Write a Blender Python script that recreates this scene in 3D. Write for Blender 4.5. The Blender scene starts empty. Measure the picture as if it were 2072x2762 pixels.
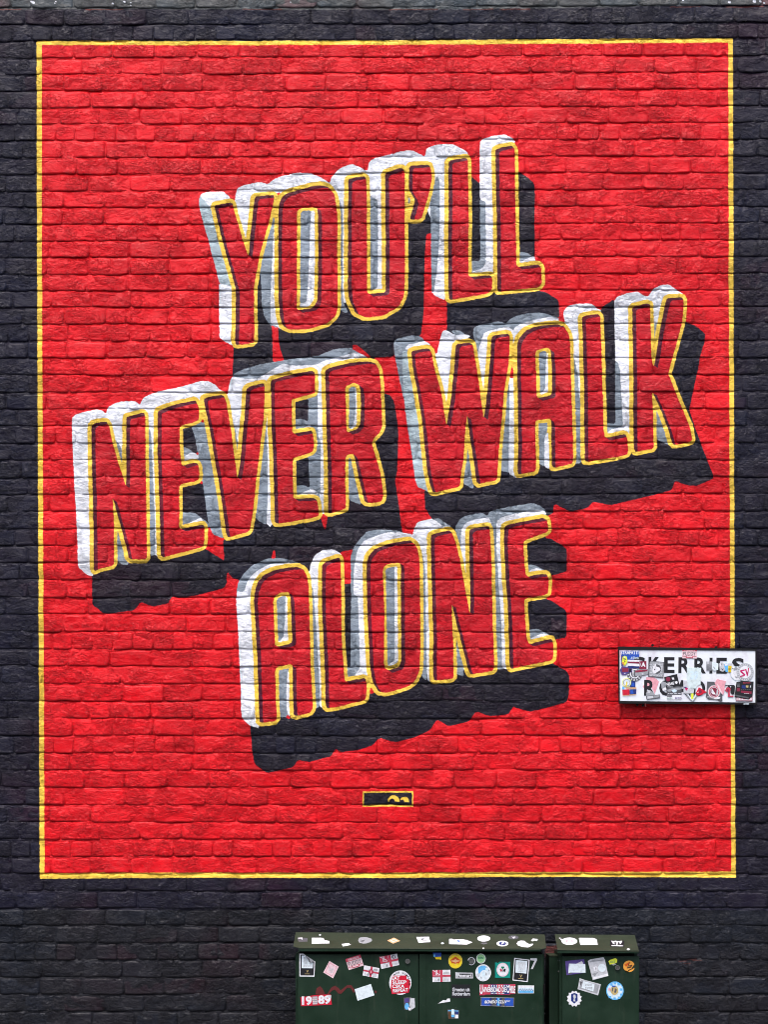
# Painted brick wall with a red lettering mural, a street sign and two green street cabinets.
import bpy, math, random
import numpy as np
from mathutils import Vector, Matrix

random.seed(7); rng = np.random.RandomState(7)
sc = bpy.context.scene
COL = sc.collection
R = math.radians

# ---------------------------------------------------------------- camera, sky, sun, exposure
U = 0.002                       # metres per measuring unit on the wall plane
Z0 = 0.86                       # height of measuring line 2762 above the pavement
CX, CY, CZ = 0.0, -10.0, 1.75   # camera
def wx(px): return (px-1036)*U
def wz(py): return (2762-py)*U+Z0
cam = bpy.data.cameras.new('camera'); camo = bpy.data.objects.new('camera', cam); COL.objects.link(camo)
camo.location = (CX, CY, CZ); camo.rotation_euler = (R(90), 0, 0)
cam.sensor_fit = 'VERTICAL'; cam.sensor_height = 36; cam.lens = 36*10/5.524
cam.shift_y = (wz(1381)-CZ)/5.524
cam.clip_start = 0.1; cam.clip_end = 400
sc.camera = camo

SUN_EL, SUN_ROT = 66, 192
world = bpy.data.worlds.new('World'); sc.world = world; world.use_nodes = True
wn = world.node_tree.nodes; wl = world.node_tree.links
bg = wn['Background']; sky = wn.new('ShaderNodeTexSky'); sky.sky_type = 'NISHITA'; sky.sun_disc = False
sky.sun_elevation = R(SUN_EL); sky.sun_rotation = R(SUN_ROT); sky.air_density = 1.0; sky.dust_density = 4.0; sky.ozone_density = 1.0
hs = wn.new('ShaderNodeHueSaturation'); hs.inputs['Saturation'].default_value = 0.9       # overcast: a grey sky
wl.new(sky.outputs[0], hs.inputs['Color']); wl.new(hs.outputs[0], bg.inputs[0]); bg.inputs[1].default_value = 0.15
sun = bpy.data.lights.new('sun', 'SUN'); sun.energy = 0.75; sun.angle = R(30); sun.color = (1, .985, .96)
suno = bpy.data.objects.new('sun', sun); COL.objects.link(suno)
# the lamp points from the sun's place in the sky down to the wall
ax_, el_ = R(SUN_ROT), R(SUN_EL)
sdir = Vector((math.sin(ax_)*math.cos(el_), math.cos(ax_)*math.cos(el_), math.sin(el_)))
suno.rotation_euler = sdir.to_track_quat('Z', 'Y').to_euler(); suno.location = (0, -20, 20)
sc.view_settings.view_transform = 'Standard'; sc.view_settings.look = 'None'; sc.view_settings.gamma = 1
sc.cycles.filter_width = 1.0     # crisp, as a phone camera sharpens
sc.view_settings.use_curve_mapping = False; sc.view_settings.exposure = 1.27

# ---------------------------------------------------------------- mural paint (rasterised here from hand-measured outlines)
REG = dict(A=(520,480,400/1659), B=(720,420,400/1659), C=(1080,340,460/1659), D=(180,1020,460/1542),
           E=(540,920,580/1659), F=(1040,780,500/1659), G=(1480,740,500/1659), H=(620,1440,500/1659),
           I=(1060,1340,500/1659), J=(580,840,660/1659), K=(940,2100,200/1659), S=(0,0,1.0))
def pts(spec):
    """'A x,y x,y B x,y ...' -> points in wall measuring units (1 unit = 2 mm, y down)"""
    out = []; r = REG['S']
    for tok in spec.split():
        if tok in REG: r = REG[tok]; continue
        x, y = tok.split(','); out.append((r[0]+float(x)*r[2], r[1]+float(y)*r[2]))
    return out
def soften(p, q=0.16, n=1):
    for _ in range(n):
        o = []
        for i in range(len(p)):
            a = p[i-1]; b = p[i]; c = p[(i+1) % len(p)]
            da = math.hypot(a[0]-b[0], a[1]-b[1]); dc = math.hypot(c[0]-b[0], c[1]-b[1])
            ka = min(q, 5/(da+1e-6)); kc = min(q, 5/(dc+1e-6))
            o.append((b[0]+(a[0]-b[0])*ka, b[1]+(a[1]-b[1])*ka)); o.append((b[0]+(c[0]-b[0])*kc, b[1]+(c[1]-b[1])*kc))
        p = o
    return p
SS = 2
MW, MH = 2072, 2762
def mask_of(polys):
    """even-odd fill of several outlines; returns (x0, y0, mask) at SS x resolution"""
    xs = [x*SS for p in polys for x, y in p]; ys = [y*SS for p in polys for x, y in p]
    x0, x1 = int(max(0, min(xs)-40)), int(min(MW*SS, max(xs)+40)); y0, y1 = int(max(0, min(ys)-40)), int(min(MH*SS, max(ys)+40))
    w, h = x1-x0, y1-y0
    t = np.zeros((h, w+1), np.uint8)
    for p in polys:
        for i in range(len(p)):
            ax, ay = p[i-1][0]*SS-x0, p[i-1][1]*SS-y0; bx, by = p[i][0]*SS-x0, p[i][1]*SS-y0
            if ay == by: continue
            if ay > by: ax, ay, bx, by = bx, by, ax, ay
            r = np.arange(max(0, math.ceil(ay-.5)), min(h, math.ceil(by-.5)))
            if len(r) == 0: continue
            xx = ax+(r+.5-ay)*(bx-ax)/(by-ay)
            c = np.clip(np.ceil(xx-.5), 0, w).astype(int)
            np.bitwise_xor.at(t, (r, c), 1)
    return x0, y0, (np.bitwise_xor.accumulate(t, axis=1)[:, :w]).astype(bool)
RED, YEL, WHT, GRY, LGR, BLK, MAR, DRK, STO, RST, OLD, CRM = range(1, 13)
canvas = np.full((MH*SS, MW*SS), DRK, np.uint8)
def fill(ci, *specs, soft=True):
    ps = [soften(pts(s)) if soft else pts(s) for s in specs]
    x0, y0, m = mask_of(ps)
    v = canvas[y0:y0+m.shape[0], x0:x0+m.shape[1]]; v[m] = ci
def stroke(ci, p, r, dx=0, dy=0):
    for i in range(len(p)):
        ax, ay = (p[i-1][0]+dx)*SS, (p[i-1][1]+dy)*SS; bx, by = (p[i][0]+dx)*SS, (p[i][1]+dy)*SS; R = r*SS
        x0, x1 = int(max(0, min(ax, bx)-R-1)), int(min(MW*SS, max(ax, bx)+R+2)); y0, y1 = int(max(0, min(ay, by)-R-1)), int(min(MH*SS, max(ay, by)+R+2))
        if x1 <= x0 or y1 <= y0: continue
        Y, X = np.mgrid[y0:y1, x0:x1]
        d = (bx-ax)**2+(by-ay)**2+1e-9
        k = np.clip(((X-ax)*(bx-ax)+(Y-ay)*(by-ay))/d, 0, 1)
        m = (X-ax-k*(bx-ax))**2+(Y-ay-k*(by-ay))**2 < R*R
        v = canvas[y0:y1, x0:x1]; v[m] = ci
def letter(*specs):
    ps = [soften(pts(s)) for s in specs]
    for p in ps: stroke(YEL, p, 10.0, -1.2, -0.8)
    LET.append(ps)
LET = []
# frame and field
fill(YEL, 'S 98,110.5 600,110 1036,109 1500,105 1978,103 1980,700 1982,1400 1984,2000 1986,2367 1500,2365 1000,2368 500,2368 106,2370 105,2000 102,1400 99,700', soft=False)
fill(RED, 'S 112,122 600,121.5 1036,121 1500,118 1966,115 1967,700 1970,1400 1973,2000 1974,2351 1500,2352 1000,2354 500,2354 119,2355 118,2000 115,1400 112,700', soft=False)
fill(OLD, 'S 0,2453 500,2455 1036,2452 1500,2450 2072,2456 2072,2762 0,2762', soft=False)
fill(RST, 'S 1470,2552 1504,2550 1506,2582 1472,2582', soft=False)
for x_, y_, w_ in ((1832, 2592, 22), (1850, 2587, 30), (1868, 2590, 26), (1845, 2598, 20)): 
    x0_, y0_ = x_*SS, y_*SS; canvas[y0_:y0_+3, x0_:x0_+w_*SS] = RST
fill(STO, 'S 0,0 2072,0 2072,13 1900,14 1700,17 1500,22 1300,24 1036,26 700,26 400,24 0,25', soft=False)
for a_, b_ in ((0, 55), (230, 330), (655, 760), (1050, 1180), (1250, 1330), (1350, 1430), (1810, 1890), (1960, 2060)):
    stroke(RST, [(a_, 25.5-(b_ > 1500)*7), (b_, 25-(b_ > 1500)*8)], 1.6)
# ---- black drop shadow
fill(BLK, 'A 750,1070 700,1250 715,1850 455,1900 J 125,250 118,440 400,345 390,330 386,100 A 885,1690 850,1600 770,1400')
fill(BLK, 'J 428,105 430,200 445,270 470,335 700,340 930,240 1060,312 1215,305 1222,190 1390,165 C 205,2020 228,1800 238,1300 252,1050 300,1040 300,740 60,900 50,1500 0,1700 J 900,0 800,0 450,20')
fill(RED, 'J 932,240 940,225 970,232 1062,310 1040,315 1000,290')
fill(BLK, 'C 450,1680 940,1640 1400,1610 1460,1640 1540,1690 1550,1850 F 1555,250 1450,300 1200,400 800,500 800,440 650,430 550,390 552,150')
fill(BLK, 'C 685,480 780,565 790,1330 680,1330'); fill(BLK, 'C 1150,440 1240,495 1310,560 1310,1275 1150,1290')
fill(BLK, 'D 225,1770 430,1730 560,1680 750,1660 780,1590 870,1640 1230,1540 1260,1550 1420,1650 1447,1690 1445,1860 1420,1900 1200,1958 1060,1988 1000,1985 950,1970 915,2038 770,2067 668,2022 610,2100 480,2115 380,2130 320,2125 270,2080 230,2050')
fill(BLK, 'E 175,1525 420,1470 430,1365 545,1430 930,1360 968,1480 985,1340 1150,1290 1150,1200 1250,1260 1420,1250 1430,1000 1330,790 1400,700 1415,402 1465,415 1500,470 1520,600 1530,700 1522,1000 1505,1080 1530,1250 1562,1470 1560,1500 1250,1560 1160,1615 1090,1625 H 1090,150 1000,160 700,330 200,400 80,410 24,399 E 205,1775 185,1700')
fill(RED, 'H 398,66 388,150 366,232 412,232', soft=False)
fill(RED, 'H 1005,172 1090,150 1090,440 1028,452')
fill(BLK, 'H 1026,452 1085,440 1080,1200 1040,1200')
fill(BLK, 'D 1030,430 1140,430 1155,540 1180,690 1040,660'); fill(BLK, 'D 1035,980 1230,955 1250,1080 1283,1320 1040,1260')
fill(BLK, 'F 350,1790 420,1840 690,1760 700,1720 780,1770 1030,1690 1030,1610 1150,1680 1380,1640 1380,1550 1480,1640 G 30,1780 240,1720 240,1680 290,1680 750,1610 950,1590 980,1460 1130,1560 1300,1520 1310,1450 1230,1300 1070,900 1140,620 1200,412 1320,460 1402,530 1402,600 1370,700 1330,900 1270,1170 1262,1210 1300,1330 1400,1600 1478,1800 1478,1830 1320,1895 1250,1890 1132,1848 1110,1930 1000,1960 800,2010 560,2065 400,2035 350,2090 200,2125 50,2055 42,2140 I 1430,150 1350,190 900,280 600,350 480,270 340,190 290,100 F 355,2000')
fill(BLK, 'G 470,300 592,220 602,1345 520,1345')
fill(BLK, 'I 1195,400 1400,365 1540,450 1560,480 1560,670 1440,705 1200,660'); fill(BLK, 'I 1210,940 1400,915 1555,1022 1560,1260 1450,1275 1210,1240')
fill(BLK, 'H 180,1710 235,1730 440,1680 460,1630 540,1660 770,1610 780,1550 870,1590 1240,1510 1260,1450 1330,1470 1659,1390 I 240,1630 330,1670 540,1630 570,1570 640,1610 930,1570 940,1530 1050,1550 1400,1490 1440,1493 1560,1560 1582,1600 1577,1790 1550,1842 1400,1882 1220,1925 1100,1890 1080,1880 1030,1950 860,1960 745,1918 680,2010 500,2052 392,1993 330,2090 200,2150 70,2190 H 1470,1865 1338,1823 1280,1890 1150,1935 1000,1955 942,1923 910,1990 700,2045 610,2023 570,2090 450,2115 330,2140 290,2110 220,2060 200,1950')
fill(BLK, 'D 440,1640 780,1590 780,1690 440,1720'); fill(BLK, 'H 540,1590 1659,1345 1659,1460 540,1665'); fill(BLK, 'I 0,1650 230,1570 340,1600 640,1560 1040,1500 1060,1560 300,1700 0,1770')
fill(BLK, 'B 780,1650 1000,1650 1000,1900 780,1900'); fill(BLK, 'F 980,1620 1500,1560 1500,1650 980,1740'); fill(BLK, 'C 700,1600 1350,1560 1350,1640 700,1700')
# ---- white and grey sides of the letters
fill(WHT, 'A 470,210 500,110 560,85 700,48 770,48 830,70 880,45 B 0,330 70,270 150,230 350,188 480,195 600,240 705,310 720,250 790,160 860,125 955,95 1040,130 1132,175 1140,90 1160,55 1220,25 1300,5 C 0,248 70,238 130,245 225,292 238,292 260,210 360,180 500,173 560,200 655,252 660,300 470,330 440,1700 330,1650 305,1600 380,1100 C 100,420 B 1560,160 1320,200 1300,1500 1190,1520 1160,440 1110,250 920,260 900,1600 870,1650 850,1560 848,1000 830,600 780,450 600,310 A 930,170 700,200 600,700 540,600')
fill(GRY, 'C 330,560 350,495 372,500 384,560 383,1000 378,1150 355,1420 325,1620 305,1630 300,1200 297,900 290,750')
fill(LGR, 'A 66,240 85,200 140,250 200,320 420,1080 470,1260 300,1185 180,730 75,350')
fill(WHT, 'A 78,205 100,175 160,155 340,150 400,200 430,250 190,330 130,255')
fill(WHT, 'A 295,1175 420,1215 480,1260 470,1880 420,1865 295,1790')
fill(GRY, 'A 925,440 870,600 800,850 762,1050 768,1400 800,1550 850,1630 945,1685 960,1500 960,600')
fill(WHT, 'A 900,610 950,600 1000,1700 930,1655 868,1620 870,1300 890,900')
fill(GRY, 'B 800,480 835,560 850,700 848,1500 858,1640 905,1750 885,1760 810,1720 790,1500')
fill(GRY, 'B 1150,440 1235,495 1247,560 1240,1460 1185,1520 1150,1530')
fill(WHT, 'C 776,160 800,125 900,95 1020,80 1080,110 1130,155 930,230 950,1420 700,1425 835,1330 830,735 776,715')
fill(GRY, 'C 776,715 805,725 828,745 832,1100 836,1330 800,1385 690,1415 680,1310 780,1315')
fill(GRY, 'C 1155,1230 1230,1232 1290,1275 1155,1325'); fill(WHT, 'C 1165,1325 1305,1262 1318,1320 1155,1350')
fill(YEL, 'C 45,390 80,620 148,700 85,940 45,960'); fill(GRY, 'C 72,700 98,695 95,750 70,755')
# NEVER
fill(GRY, 'D 1125,430 1245,395 1260,560 1300,850 1340,1100 1420,1450 1330,1415 1290,1330 1270,1200 1232,965 1225,800 1200,720 1165,560')
fill(GRY, 'D 1035,620 1095,635 1200,710 1200,735 1040,750'); fill(WHT, 'D 1045,755 1060,708 1130,668 1180,690 1198,730')
fill(GRY, 'D 1035,1210 1150,1215 1285,1315 1040,1345'); fill(WHT, 'D 1045,1335 1215,1260 1230,1300')
fill(GRY, 'E 0,620 30,650 100,1000 150,1350 175,1520 95,1492 60,1400 20,1100 0,1000')
fill(WHT, 'D 45,410 45,360 80,328 180,300 275,278 320,295 350,322 365,270 410,235 480,213 590,205 630,218 660,240 680,190 720,158 850,115 1050,73 1160,40 1220,28 1290,33 1340,58 1380,105 1440,135 1100,220 830,320 860,1620 790,1600 740,400 540,330 520,800 400,420 350,380 200,400 240,1790 190,1782 160,1762 97,1700 95,1500 80,1200 60,850 50,600')
fill(GRY, 'D 735,415 762,520 770,700 775,900 797,1300 800,1590 760,1610 740,1200 730,700')
fill(GRY, 'D 430,560 470,590 495,640 500,760'); fill(GRY, 'D 440,1320 480,1400 560,1690 500,1690 448,1645')
fill(GRY, 'E 243,268 300,230 450,180 640,150 700,138 900,118 950,98 1040,62 1130,52 1190,68 1250,105 1250,150 900,200 540,270 420,320 300,320')
fill(WHT, 'E 430,300 540,230 640,172 700,190 850,185 895,180 960,150 1100,115 1190,88 1250,100 1315,140 1000,200 960,240 985,1330 930,1330 900,240 560,300 545,1440 510,1410 500,600 520,330')
fill(WHT, 'E 212,400 228,310 250,272 330,290 450,290 360,340 345,400 310,700 285,840 262,720 220,500')
fill(GRY, 'E 700,430 905,400 908,740 932,770 928,1190 720,1220')
fill(GRY, 'E 490,640 508,560 515,800 522,1100 512,1420 440,1382 425,1270 445,1000')
fill(BLK, 'E 720,462 835,440 833,625 790,600 720,610'); fill(GRY, 'E 720,605 785,600 850,640 850,680 720,700'); fill(WHT, 'E 765,685 850,638 862,680')
fill(BLK, 'E 730,905 835,890 847,1135 790,1108 730,1120'); fill(WHT, 'E 735,1215 770,1180 862,1138 905,1162 905,1190')
fill(GRY, 'E 250,620 262,650 290,780 290,860 270,830'); fill(GRY, 'E 1130,890 1175,890 1200,1050 1245,1265 1150,1225')
# WALK
fill(GRY, 'F 72,490 92,450 170,425 250,413 330,430 355,475 240,520 200,560 290,1000 380,1800 350,1795 288,1770 265,1700 230,1450 200,1250 168,1000 120,780 85,600')
fill(LGR, 'F 150,560 200,550 300,1060 390,1600 400,1810 350,1795 288,1770 265,1700 235,1450 205,1230 178,1100 155,760')
fill(WHT, 'F 175,540 200,495 350,465 410,495 230,540')
fill(GRY, 'F 785,400 793,350 830,320 990,290 1050,295 1078,312 1130,260 1200,233 1300,210 1400,207 1500,240 1560,262 1300,340 1140,440 1100,400 950,400 880,460 850,600 810,490')
fill(WHT, 'F 455,600 480,480 510,380 540,363 620,410 730,405 765,425 640,470 610,560 570,900 540,1030 500,860')
fill(GRY, 'F 590,370 660,368 715,400 640,415 620,408')
fill(WHT, 'F 820,610 840,520 880,400 930,370 1050,345 1110,345 1148,375 1155,345 1220,308 1350,268 1480,248 1570,268 1350,310 1240,350 1150,470 1000,420 950,440 905,700 870,960')
fill(GRY, 'F 1090,860 1125,860 1110,1640 1030,1625 1030,1400 1060,1100'); fill(WHT, 'F 1112,790 1140,800 1180,1300 1185,1690 1102,1650 1108,1300')
fill(GRY, 'F 730,1400 765,1640 790,1790 690,1735 700,1600')
fill(WHT, 'G 135,360 140,320 180,280 260,264 380,262 430,300 475,325 310,370 295,1100 272,1100 240,780 220,600 190,480 150,420')
fill(GRY, 'G 215,700 240,790 262,870 272,1000 295,1400 295,1690 235,1695 210,1200')
fill(WHT, 'G 590,240 618,200 700,170 800,153 850,185 895,200 940,128 1000,100 1080,88 1140,130 1215,180 1075,210 1000,400 975,500 940,400 900,250 750,280 750,1400 540,1412 560,1390 665,1350 600,770')
fill(GRY, 'G 598,770 625,790 642,850 650,1000 668,1360 610,1372 520,1408 520,1335 600,1338')
fill(GRY, 'G 955,440 975,440 968,640 950,640'); fill(GRY, 'G 960,1210 1000,1300 1095,1530 1045,1510 970,1475')
# ALONE
fill(GRY, 'H 58,525 68,440 120,360 200,280 330,225 450,215 560,240 620,262 400,300 200,420 130,540')
fill(WHT, 'H 122,522 160,410 240,330 350,275 480,253 620,262 400,340 250,480 240,800 260,1740 225,1730 170,1710 103,1640 95,1400 75,900 55,600 58,512')
fill(WHT, 'H 712,420 718,280 760,190 830,145 930,138 995,175 1010,205 840,260 830,500 860,1570 800,1545 790,1200 770,800 750,480')
fill(GRY, 'H 725,430 752,600 778,900 805,1400 800,1540 770,1570 740,900')
fill(GRY, 'H 1085,590 1080,200 1120,100 1180,30 E 1290,1468 1400,1452 1530,1463 1610,1492 1400,1540 1230,1600 H 1250,300 1250,560 1250,1280 1040,1285 1045,1195 1080,1190')
fill(WHT, 'H 1105,540 1110,300 1140,150 1200,60 1300,20 1400,-12 1500,-18 1620,0 1680,50 1400,80 1250,150 1230,560 1260,1270 1105,1290 1165,1200 1148,565')
fill(WHT, 'I 0,330 100,335 185,380 182,330 188,295 215,235 265,212 355,198 430,240 530,275 340,320 330,500 350,1660 310,1645 285,900 270,540 235,430 100,380 0,380')
fill(GRY, 'I 360,198 410,193 470,235 530,270 450,262'); fill(GRY, 'I 240,500 270,520 287,640 292,900 305,1645 255,1605 245,900')
fill(GRY, 'I 555,275 600,200 650,170 800,145 845,175 870,130 980,100 1250,57 1330,85 1375,135 1000,220 960,500 1000,1000 1000,1540 930,1545 890,600 860,200 700,250 660,800 590,480')
fill(WHT, 'I 605,520 612,300 650,235 740,203 860,183 885,250 690,290 690,800 657,835 635,700')
fill(WHT, 'I 925,400 930,225 970,188 1060,160 1200,130 1340,113 1380,160 1010,250 1000,600 1050,1550 978,1530 975,1150 955,900')
fill(GRY, 'I 545,1200 590,1380 640,1610 560,1580')
fill(GRY, 'I 1200,612 1260,608 1390,670 1200,690'); fill(WHT, 'I 1200,690 1225,660 1300,637 1390,680')
fill(GRY, 'I 1210,1195 1290,1178 1430,1250 1210,1280'); fill(WHT, 'I 1220,1270 1340,1222 1440,1250')
# ---- letter faces
letter('A 240,312 300,298 440,268 470,400 540,630 622,880 645,640 690,210 900,190 915,215 900,300 820,600 740,900 682,1230 690,1840 560,1862 490,1868 472,1830 480,1240 440,1100 330,700')
letter('A 958,330 983,235 1040,178 1180,133 1330,92 1450,78 1530,108 1590,200 1620,400 1618,1000 1625,1440 1600,1540 1500,1630 1300,1690 1100,1700 1010,1662 975,1560 955,1300 955,800',
       'A 1168,380 1200,338 1385,325 1402,400 1405,800 1395,1380 1340,1455 1165,1480 1165,900')
letter('B 908,270 960,245 1110,228 1122,600 1122,1548 1328,1532 1330,1000 1320,200 1480,140 1530,145 1545,200 1545,1300 1540,1560 1480,1690 1300,1790 1100,1812 990,1762 920,1600 905,1450')
letter('C 85,390 280,375 300,430 308,520 270,700 205,905 92,910 145,715 80,615')
letter('C 470,335 640,305 660,335 667,900 662,1470 880,1450 895,1480 895,1590 850,1630 600,1675 475,1695 466,1500')
letter('C 925,235 960,215 1085,188 1115,225 1122,800 1132,1372 1350,1345 1375,1380 1380,1530 1350,1570 1150,1590 960,1612 945,1590 940,900')
letter('D 222,430 250,405 355,392 378,430 400,540 455,730 535,985 537,350 560,345 690,312 708,335 712,800 725,1640 560,1640 535,1520 413,1080 425,1300 425,1695 300,1722 245,1747 240,1500 233,1000 222,700')
letter('D 820,300 860,280 1000,235 1160,200 1185,240 1197,290 1195,370 1155,397 1018,435 1020,600 1040,795 1130,765 1175,765 1195,800 1200,900 1180,930 1015,965 1015,1200 1018,1365 1120,1345 1230,1325 1245,1345 1245,1450 1235,1525 1100,1560 870,1620 850,1600 840,1300 820,700')
letter('E 22,445 60,430 175,415 200,470 240,700 287,1065 305,960 340,600 355,370 380,350 490,325 497,350 490,600 440,1000 420,1200 405,1340 378,1470 215,1515 200,1490 175,1300 110,900 60,620')
letter('E 545,300 700,258 860,228 885,240 887,400 840,415 715,445 705,465 708,600 712,715 800,700 860,690 870,710 880,800 870,850 820,870 720,900 712,920 720,1217 880,1210 905,1230 920,1350 850,1370 700,1395 590,1410 575,1390 565,1000 545,500')
letter('E 963,225 1000,205 1150,170 1290,155 1350,170 1380,220 1395,350 1405,650 1390,700 1335,760 1325,790 1350,870 1400,1050 1415,1180 1405,1230 1370,1245 1290,1250 1265,1230 1235,1100 1190,900 1175,870 1130,880 1118,910 1120,1100 1125,1290 1100,1300 1000,1330 985,1320 985,1000 970,500',
       'E 1122,360 1135,343 1185,320 1225,338 1237,380 1240,500 1237,640 1205,682 1132,705 1125,550')
letter('F 228,560 260,545 385,528 410,560 440,700 500,930 548,1222 590,950 615,700 632,490 760,475 785,500 800,600 840,850 880,1160 905,1000 940,600 950,425 990,410 1100,400 1115,430 1105,650 1060,950 1040,1200 1015,1450 1000,1700 980,1715 820,1747 795,1560 760,1350 733,1125 715,1300 700,1500 680,1640 665,1770 560,1792 425,1822 400,1750 370,1600 330,1200 290,950 245,700')
letter('F 1180,500 1195,440 1250,375 1330,340 1450,318 1545,315 G 140,465 180,530 195,600 205,1000 220,1400 222,1690 150,1710 45,1735 30,1700 25,1400 F 1492,1400 1485,1175 1470,1160 1350,1175 1342,1200 1350,1600 1340,1635 1190,1657 1183,1620 1190,1400 1185,1000',
       'F 1345,570 1360,545 1450,523 1480,545 1490,700 1492,930 1470,955 1370,977 1355,950 1350,750')
letter('G 300,385 330,370 440,355 465,380 480,800 495,1400 510,1462 560,1455 690,1430 710,1480 715,1590 700,1615 500,1655 340,1677 325,1650 320,1000 305,500')
letter('G 750,290 880,260 912,268 918,500 925,740 942,830 965,740 1000,500 1040,300 1060,222 1080,210 1200,205 1215,240 1205,400 1150,620 1110,760 1085,850 1075,890 1100,950 1200,1200 1270,1370 1290,1480 1270,1500 1130,1532 1105,1500 1070,1380 1000,1200 930,1045 940,1300 945,1560 780,1592 765,1560 760,1000 755,600')
letter('H 215,600 225,500 250,430 300,370 400,325 520,298 610,295 660,320 695,390 705,500 715,800 725,1200 745,1560 720,1600 600,1630 570,1622 560,1350 560,1180 540,1170 425,1190 408,1220 410,1500 425,1650 400,1680 270,1692 260,1600 245,1100',
       'H 388,600 400,560 450,528 520,520 540,560 548,700 558,970 520,990 405,1007 395,800')
letter('H 825,280 850,250 980,208 990,240 1000,600 1000,900 1020,1200 1030,1322 1100,1310 1215,1290 1225,1350 1220,1470 1200,1490 1000,1540 870,1562 855,1530 850,1200 825,700')
letter('H 1225,270 1240,200 1290,140 1400,95 1500,70 1580,60 I 160,392 205,430 230,500 240,600 245,1000 245,1400 240,1560 200,1650 140,1695 20,1735 H 1400,1425 1330,1412 1280,1330 1255,1200 1235,800 1228,500',
       'H 1370,320 1385,290 1430,268 1522,258 1532,300 1532,700 1537,1130 1515,1190 1420,1222 1390,1200 1380,1150 1385,700')
letter('I 340,350 370,330 510,300 535,330 560,400 600,560 640,780 690,1050 695,900 682,300 720,280 855,262 870,290 885,600 895,1100 910,1540 890,1560 700,1592 680,1560 650,1450 600,1250 528,955 540,1300 545,1610 530,1630 370,1647 360,1600 360,1200 345,700')
letter('I 1000,270 1040,250 1150,225 1340,190 1385,210 1395,300 1370,320 1200,385 1172,400 1180,600 1195,717 1300,695 1380,690 1400,740 1390,860 1360,880 1200,910 1180,930 1185,1100 1200,1270 1220,1317 1330,1290 1420,1270 1435,1300 1440,1400 1430,1460 1300,1490 1100,1530 1060,1542 1045,1500 1035,1100 1010,700 995,400')
for ps in LET:
    x0, y0, m = mask_of(ps)
    v = canvas[y0:y0+m.shape[0], x0:x0+m.shape[1]]; v[m] = CRM
    sx, sy = int(10.5*SS), int(7*SS)
    sh = np.zeros_like(m)
    for k in range(1, 9):                       # the painted inner shade runs along the left and top edges
        dx, dy = sx*k//8, sy*k//8
        s2 = np.ones_like(m); s2[dy:, dx:] = m[:m.shape[0]-dy, :m.shape[1]-dx]
        sh |= ~s2
    v[m & sh] = MAR
# counters: what is seen through the letters
fill(GRY, 'A 1215,385 1225,370 1320,362 1325,700 1305,1000 1280,1390 1200,1405 1205,900'); fill(WHT, 'A 1328,365 1362,368 1368,900 1355,1370 1300,1440 1200,1445 1200,1402 1275,1392 1300,1000 1312,600')
fill(GRY, 'E 1148,375 1165,352 1195,350 1200,500 1190,640 1165,680 1148,660'); fill(WHT, 'E 1192,352 1205,380 1210,640 1180,672 1165,680 1190,620 1200,500')
fill(GRY, 'F 1375,568 1440,548 1435,920 1392,930 1378,750'); fill(WHT, 'F 1438,640 1455,560 1457,920 1395,945 1390,930 1430,900')
fill(GRY, 'F 1375,1215 1452,1202 1450,1282 1425,1335 1425,1590 1378,1560'); fill(WHT, 'F 1448,1285 1460,1290 1470,1610 1425,1590 1425,1335')
fill(GRY, 'H 430,590 445,570 498,552 490,800 480,920 440,960'); fill(WHT, 'H 497,555 510,580 520,935 437,978 480,915 492,800')
fill(GRY, 'H 445,1232 470,1222 522,1218 510,1300 502,1400 512,1640 455,1645 448,1400'); fill(WHT, 'H 517,1235 528,1240 530,1645 508,1560 502,1400 510,1310')
fill(GRY, 'H 1395,325 1410,308 1478,295 1480,1150 1440,1180 1412,1160'); fill(WHT, 'H 1473,298 1498,290 1508,1150 1440,1182 1420,1172 1480,1130')
# close the hairline gaps left between neighbouring outlines
yy0, yy1, xx0, xx1 = 350*SS, 2110*SS, 190*SS, 1960*SS
sub = canvas[yy0:yy1, xx0:xx1]; face = np.zeros_like(sub, bool)
for ps in LET:
    x0, y0, m = mask_of(ps); face[y0-yy0:y0-yy0+m.shape[0], x0-xx0:x0-xx0+m.shape[1]] |= m
bg = (sub == RED) & ~face
def shrink(a, n):
    for _ in range(n):
        b = a.copy(); b[1:] &= a[:-1]; b[:-1] &= a[1:]; b[:, 1:] &= a[:, :-1]; b[:, :-1] &= a[:, 1:]; a = b
    return a
core = shrink(bg, 6); grown = ~shrink(~core, 8); thin = bg & ~grown
for _ in range(16):
    for ax, st in ((0, 1), (0, -1), (1, 1), (1, -1)):
        nb = np.roll(sub, st, ax)
        k_ = thin & np.isin(nb, (WHT, GRY, BLK, LGR)); sub[k_] = nb[k_]; thin &= ~k_
sub[thin & np.isin(np.roll(sub, 8, 1), (YEL,)) & np.isin(np.roll(sub, -8, 1), (YEL,))] = YEL
canvas[:3*SS] = np.where(canvas[:3*SS] == WHT, STO, canvas[:3*SS])
# the tiny painted plate with two arches
fill(YEL, 'K 320,290 1445,280 1450,625 320,632', soft=False); fill(BLK, 'K 350,322 1420,312 1422,588 350,588', soft=False)
def arch(cx, cy, ro, ri, ix, cut=None):
    o = [(cx+ro*math.cos(math.radians(a)), cy-ro*1.08*math.sin(math.radians(a))) for a in range(0, 181, 12)]
    i_ = [(ix+ri*math.cos(math.radians(a)), cy-ri*1.1*math.sin(math.radians(a))) for a in range(180, -1, -12)]
    p = [(940+x*REG['K'][2], 2100+y*REG['K'][2]) for x, y in o+i_]
    x0, y0, m = mask_of([p]); v = canvas[y0:y0+m.shape[0], x0:x0+m.shape[1]]; v[m] = YEL
arch(1250, 528, 110, 52, 1198); fill(BLK, 'K 1100,480 1155,470 1170,540 1100,540', soft=False); arch(1008, 520, 132, 62, 978)
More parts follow.
